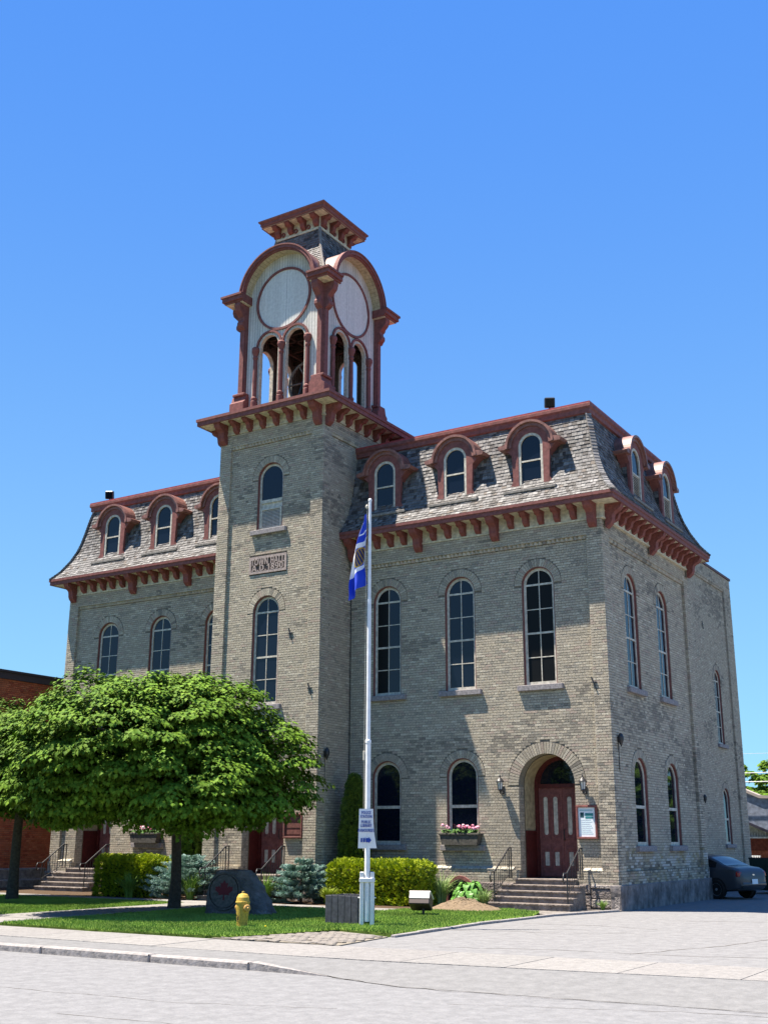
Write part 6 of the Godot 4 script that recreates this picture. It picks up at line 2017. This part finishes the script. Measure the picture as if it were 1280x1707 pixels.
	M.paver_mesh = pm.mesh()
	M.bark = bumpy(vmat(0.95, 0.2, wood, 2.0), rough_n, 1.5)
	M.leaf = vmat(0.65, 0.2)
	M.leaf.cull_mode = BaseMaterial3D.CULL_DISABLED
	M.leaf.backlight_enabled = true
	M.leaf.backlight = Color(0.05, 0.075, 0.01)
	M.foliage = vmat(0.6, 0.35)
	M.foliage.cull_mode = BaseMaterial3D.CULL_DISABLED
	M.foliage.backlight_enabled = true
	M.foliage.backlight = Color(0.2, 0.26, 0.05)
	M.vcol = vmat(0.7, 0.3)
	M.vcol.cull_mode = BaseMaterial3D.CULL_DISABLED
	M.blade = mat(Color(0.15, 0.25, 0.045), 0.6, 0.35)
	M.blade.vertex_color_use_as_albedo = true
	M.blade.cull_mode = BaseMaterial3D.CULL_DISABLED
	M.blade_pale = mat(Color(0.22, 0.31, 0.11), 0.6, 0.35)
	M.blade_pale.vertex_color_use_as_albedo = true
	M.blade_pale.cull_mode = BaseMaterial3D.CULL_DISABLED
	M.hosta = mat(Color(0.1, 0.24, 0.04), 0.45, 0.4)
	M.hosta.vertex_color_use_as_albedo = true
	M.hosta.cull_mode = BaseMaterial3D.CULL_DISABLED
	M.spirea = mat(Color(0.24, 0.3, 0.03), 0.6, 0.35)
	M.spirea.vertex_color_use_as_albedo = true
	M.spirea.cull_mode = BaseMaterial3D.CULL_DISABLED
	M.yellow_flower = mat(Color(0.6, 0.45, 0.02), 0.8, 0.3)
	M.hedge_core = mat(Color(0.025, 0.03, 0.01), 0.95, 0.1)
	M.hydrant = mat(Color(0.62, 0.42, 0.07), 0.55, 0.4, fine, 2.0)
	M.hydrant_cap = mat(Color(0.62, 0.36, 0.11), 0.6, 0.4, fine, 2.0)
	M.hydrant_old = mat(Color(0.28, 0.21, 0.06), 0.7, 0.4)
	M.boulder = bumpy(vmat(0.9, 0.3, blot, 0.6), rough_n, 1.2)
	M.boulder_panel = mat(Color(0.17, 0.16, 0.145), 0.85, 0.3, blot, 2.0)
	M.leaf_red = mat(Color(0.12, 0.02, 0.025), 0.7, 0.3)
	M.pole = mat(Color(0.82, 0.82, 0.82), 0.4, 0.45, streak, 0.8)
	M.white_wood = mat(Color(0.82, 0.81, 0.8), 0.6, 0.4, streak, 0.9)
	M.rope = mat(Color(0.5, 0.47, 0.4), 0.9, 0.2)
	M.flag = StandardMaterial3D.new()
	M.flag.albedo_texture = flag_image()
	M.flag.roughness = 0.7
	M.flag.cull_mode = BaseMaterial3D.CULL_DISABLED
	M.sign_white = mat(Color(0.72, 0.72, 0.72), 0.45, 0.4)
	M.sign_blue = mat(Color(0.015, 0.05, 0.3), 0.5, 0.4)
	M.slate_wood = mat(Color(0.085, 0.09, 0.105), 0.7, 0.35, wood, 1.6)
	M.bronze = mat(Color(0.055, 0.04, 0.035), 0.5, 0.4)
	M.lens = mat(Color(0.55, 0.5, 0.46), 0.3, 0.5)
	M.paper = mat(Color(0.72, 0.76, 0.78), 0.35, 0.45)
	M.teal = mat(Color(0.03, 0.2, 0.2), 0.5, 0.4)
	M.teal_dark = mat(Color(0.015, 0.06, 0.07), 0.5, 0.4)
	M.teal_pale = mat(Color(0.35, 0.5, 0.52), 0.5, 0.4)
	M.car_paint = mat(Color(0.035, 0.038, 0.045), 0.3, 0.5)
	M.car_glass = mat(Color(0.008, 0.009, 0.012), 0.05, 0.6)
	M.tail = mat(Color(0.3, 0.012, 0.012), 0.15, 0.5)
	M.tyre = mat(Color(0.018, 0.018, 0.018), 0.9, 0.3)
	M.rim = mat(Color(0.2, 0.2, 0.21), 0.4, 0.5)
	M.chrome = mat(Color(0.6, 0.6, 0.6), 0.2, 0.5)
	M.chrome.metallic = 1.0
	M.navy_metal = mat(Color(0.03, 0.028, 0.042), 0.5, 0.45)
	M.red_plain = mat(Color(0.36, 0.1, 0.05), 0.9, 0.25, fine, 0.6)
	M.red_dark = mat(Color(0.2, 0.05, 0.03), 0.9, 0.25, fine, 0.6)
	M.pale_panel = mat(Color(0.5, 0.5, 0.46), 0.7, 0.3, fine, 0.4)
	M.blue_grey = mat(Color(0.26, 0.29, 0.36), 0.5, 0.4, fine, 0.4)
	M.taupe = mat(Color(0.34, 0.29, 0.26), 0.7, 0.3)
	M.bin_green = mat(Color(0.012, 0.03, 0.025), 0.5, 0.4)
	M.wire = mat(Color(0.5, 0.5, 0.48), 0.6, 0.3)
	M.leaf_mesh = maple_leaf_mesh()
	M.yew_mesh = sprig_mesh(9)
	M.spruce_mesh = sprig_mesh(11)
	rng.seed = 3
	var tf := MB.new()
	for i in 4:
		var a := rng.randf() * TAU
		var p := Vector3(rnd(-0.03, 0.03), 0, rnd(-0.03, 0.03))
		var d := Vector3(cos(a), 0, sin(a)) * 0.012
		var l := Vector3(rnd(-0.03, 0.03), rnd(0.035, 0.065), rnd(-0.03, 0.03))
		tf.tri(p - d, p + d, p + l)
	M.tuft_mesh = tf.mesh()

func _ready() -> void:
	# camera
	var cam := Camera3D.new()
	cam.name = "camera"
	cam.position = Vector3(12.07, 1.9, 31.861)
	cam.rotation_degrees = Vector3(16.21, 32.028, 0.239)
	cam.fov = 48.876
	cam.near = 0.1
	cam.far = 900.0
	add_child(cam)
	cam.current = true
	# sky
	var env := Environment.new()
	var sm := ProceduralSkyMaterial.new()
	sm.sky_top_color = Color(0.185, 0.35, 0.595)
	sm.sky_horizon_color = Color(0.42, 0.58, 0.65)
	sm.sky_curve = 0.2
	sm.ground_bottom_color = Color(0.35, 0.34, 0.32)
	sm.ground_horizon_color = Color(0.45, 0.46, 0.46)
	sm.sun_angle_max = 1.0
	var sky := Sky.new()
	sky.sky_material = sm
	env.background_mode = Environment.BG_SKY
	env.sky = sky
	env.tonemap_mode = Environment.TONE_MAPPER_LINEAR
	env.tonemap_exposure = 3.0
	env.sdfgi_enabled = true
	env.ssao_enabled = true
	env.ssil_enabled = true
	var we := WorldEnvironment.new()
	we.name = "world_environment"
	we.environment = env
	add_child(we)
	# sun: high, from the left and slightly before the front wall, so the wall is lit at a grazing angle
	var sun := DirectionalLight3D.new()
	sun.name = "sun"
	sun.light_energy = 1.6
	sun.light_color = Color(1.0, 0.96, 0.9)
	sun.light_angular_distance = 0.5
	sun.shadow_enabled = true
	add_child(sun)
	sun.look_at_from_position(Vector3.ZERO, Vector3(1.76, -5.3, -1.0), Vector3.UP)

	noise.seed = 12
	noise.frequency = 0.02
	noise.fractal_octaves = 3
	rng.seed = 1
	make_materials()
	rng.seed = 2
	build_ground()
	rng.seed = 6
	build_hall()
	neighbours()
	var FD := frame_at(Vector3(-2.114, 0, 0), 0)
	var FL := frame_at(Vector3(-W + 2.114, 0, 0), 0)
	var FC := frame_at(Vector3(TX + 0.15, 0, TZ + 2.3), 0)
	steps("concrete steps to the panelled door at the right end", FD, 1.25, 0.82, 5, 0.29, 0.35)
	steps("concrete steps to the door at the left end beside the red brick building", FL, 1.25, 0.82, 5, 0.29, 0.35)
	steps("concrete steps to the tower door behind the boulder", FC, 1.25, 0.82, 5, 0.29, 0.35)
	railing("black iron railing on the notice board side of the right-hand steps", FD, 1.12, 0.82, 0.35, 1.35)
	railing("black iron railing on the hosta side of the right-hand steps", FD, -1.12, 0.82, 0.35, 1.35)
	railing("black iron railing on the hedge side of the left-end steps", FL, 1.12, 0.82, 0.35, 1.35)
	railing("black iron railing on the red brick building side of the left-end steps", FL, -1.12, 0.82, 0.35, 1.35)
	railing("black iron railing right of the tower door, above the boulder", FC, 1.12, 0.82, 0.35, 1.35)
	railing("black iron railing left of the tower door", FC, -1.12, 0.82, 0.35, 1.35)
	lantern("black wall lantern left of the right-hand arched door", Vector3(-3.55, 3.35, 0.0))
	lantern("black wall lantern above the framed notice by the right-hand door", Vector3(-0.88, 3.3, 0.0))
	wall_light("dark drop-shaped wall light near the front edge of the side wall", FR_at(0.35, 4.75, 0.05))
	wall_light("dark drop-shaped wall light on the tower's shaded side", frame_at(Vector3(TX, 0, TZ), PI / 2) * Transform3D(Basis(), Vector3(-1.9, 4.55, 2.3)))
	wall_light("dark drop-shaped wall light on the recessed rear wall above the car", frame_at(Vector3(-3.7, 0, 0), PI / 2) * Transform3D(Basis(), Vector3(20.9, 3.75, 0.0)))
	notice("brown framed notice board with a white poster right of the door", Vector3(-1.18, 1.94, 0.01), 0.64, 0.94, false)
	notice("plain brown panelled board beside the tower door", Vector3(-10.42, 1.93, 1.81), 0.74, 0.76, true)
	flower_box("weathered flower box with pink geraniums under the right wing window", Vector3(-4.95, 1.75, 0.12), 31)
	flower_box("weathered flower box with pink geraniums behind the maple trunk", Vector3(-W + 4.95, 1.75, 0.12), 32)
	bell()
	roof_light("black floodlight on the roof edge at the right end", Vector3(-1.75, 15.48, -0.5))
	roof_light("black floodlight on the roof edge at the left end", Vector3(-W + 1.15, 15.48, -0.5))
	flagpole()
	hydrant()
	boulder()
	ground_light()
	car()
	maple("maple_tree", "round-headed maple in the middle of the lawn by the boulder", Vector3(-10.2, 0.05, 7.06), Vector3(3.95, 2.12, 3.75), 4.08, 150000, 101, 0.15, Vector3(1.2, 0, 1.9), "globe maples on the lawn", [[-0.9, 0.1, 4.25, 3.0, 1.9], [2.3, -0.2, 3.65, 1.6, 1.4], [0.7, 0.8, 3.25, 2.1, 1.2], [-2.2, 0.3, 3.45, 1.8, 1.35], [0.6, 0.0, 4.75, 2.1, 1.35], [0.3, -1.5, 3.9, 2.3, 1.5]])
	maple("maple_tree", "round-headed maple at the left edge before the red brick building", Vector3(-17.35, 0.05, 6.56), Vector3(3.15, 2.25, 3.15), 4.05, 75000, 102, 0.16, Vector3.ZERO, "globe maples on the lawn", [], 1.0, 0.72)  # last factor darkens the leaf colour to stand for shadow on this tree
	hedge("clipped yellow-green hedge behind the flagpole", Vector3(-6.75, 0.05, 1.9), 3.2, 1.3, 1.2, 9000, 51)
	hedge("clipped yellow-green hedge beside the left-end steps", Vector3(-16.0, 0.05, 2.7), 2.5, 1.3, 1.25, 7000, 52)
	spruce("low blue spruce right of the tower door", Vector3(-9.0, 0.05, 2.8), 0.95, 1.2, 230, 61)
	spruce("low blue spruce behind the maple trunk, left of the tower door", Vector3(-13.6, 0.05, 2.7), 1.25, 1.15, 280, 62)
	cedar("tall columnar cedar in the corner right of the tower", Vector3(-8.4, 0.05, 0.85), 0.52, 3.9, 4600, 71)
	cedar("dark cedar against the wall left of the tower door", Vector3(-14.75, 0.05, 1.2), 0.6, 2.7, 3600, 72)
	rng.seed = 81
	var day := blade_clump(150, 0.75, 0.9, 0.014)
	var fount := blade_clump(260, 1.05, 0.95, 0.010)
	clump("daylily_clump", "grassy daylily clump before the left hedge", Vector3(-15.2, 0.05, 3.65), day, M.blade, 1.25)
	clump("daylily_clump", "grassy daylily clump right of the maple trunk", Vector3(-12.75, 0.05, 3.5), day, M.blade, 1.25)
	clump("daylily_clump", "grassy daylily clump left of the blue spruce by the tower door", Vector3(-9.9, 0.05, 3.4), day, M.blade, 1.25)
	clump("fountain_grass", "pale arching grass clump between hedge and hosta", Vector3(-5.05, 0.05, 1.25), fount, M.blade_pale, 1.1)
	clump("weed_tuft", "small weed growing at the foot of the hall's right corner", Vector3(-0.32, 0.02, 0.5), day, M.blade, 0.45)
	clump("fountain_grass", "small pale grass tuft at the foot of the right-hand steps", Vector3(-3.55, 0.05, 1.4), fount, M.blade_pale, 0.6)
	clump("hosta", "broad-leaved green hosta beside the right-hand steps", Vector3(-4.15, 0.05, 1.15), hosta_mesh(), M.hosta, 1.0)
	clump("spirea_bush", "small golden-green bush between spruce and clipped hedge", Vector3(-7.8, 0.05, 3.1), blade_clump(320, 0.6, 0.8, 0.018), M.spirea)
	# trees that lie outside the picture but throw shade or are mirrored in the windows
	far_trees()

func FR_at(u: float, v: float, z: float) -> Transform3D:
	return frame_at(Vector3.ZERO, PI / 2) * Transform3D(Basis(), Vector3(u, v, z))

func far_trees() -> void:
	var g := "street trees around the hall"
	maple("shade_tree", "street maple standing left of the picture, shading the path", Vector3(-15.3, 0.05, 15.3), Vector3(3.7, 2.2, 3.7), 4.4, 16000, 103, 0.18, Vector3.ZERO, g)
	var a := maple("background_tree", "leafy green tree beyond the metal-roofed building", Vector3(-10.2, 0, -56), Vector3(4.6, 3.3, 4.2), 4.5, 20000, 104, 0.25, Vector3.ZERO, "trees behind the hall", [], 3.2)
	for q in [[-7.6, -51.0, 0.82, "leafy green tree between the metal-roofed building and the taller trees"], [-4.5, -58, 1.0, "leafy green tree at the right edge behind the metal-roofed building"], [11.0, -36.0, 0.95, "large tree mirrored in the side windows"], [16.5, -44.0, 1.0, "large tree mirrored in the side windows, farther back"]]:
		var d: Node3D = a.duplicate()
		d.name = numbered("background_tree")
		add_child(d)
		d.position = Vector3(q[0], 0, q[1])
		d.scale = Vector3.ONE * q[2]
		d.rotation.y = q[0]
		d.set_meta("label", q[3])
	for i in 5:
		var d: Node3D = a.duplicate()
		d.name = numbered("background_tree")
		add_child(d)
		d.position = Vector3(-62 + i * 13.0, 0, 58 + (i % 2) * 6.0)
		d.scale = Vector3.ONE * (1.15 + 0.2 * (i % 3))
		d.rotation.y = i * 1.7
		d.set_meta("label", "tree %s across the street, mirrored in the front windows" % ["farthest left", "second from the left", "in the middle of the row", "second from the right", "farthest right"][i])
		d.set_meta("group", "trees across the street")
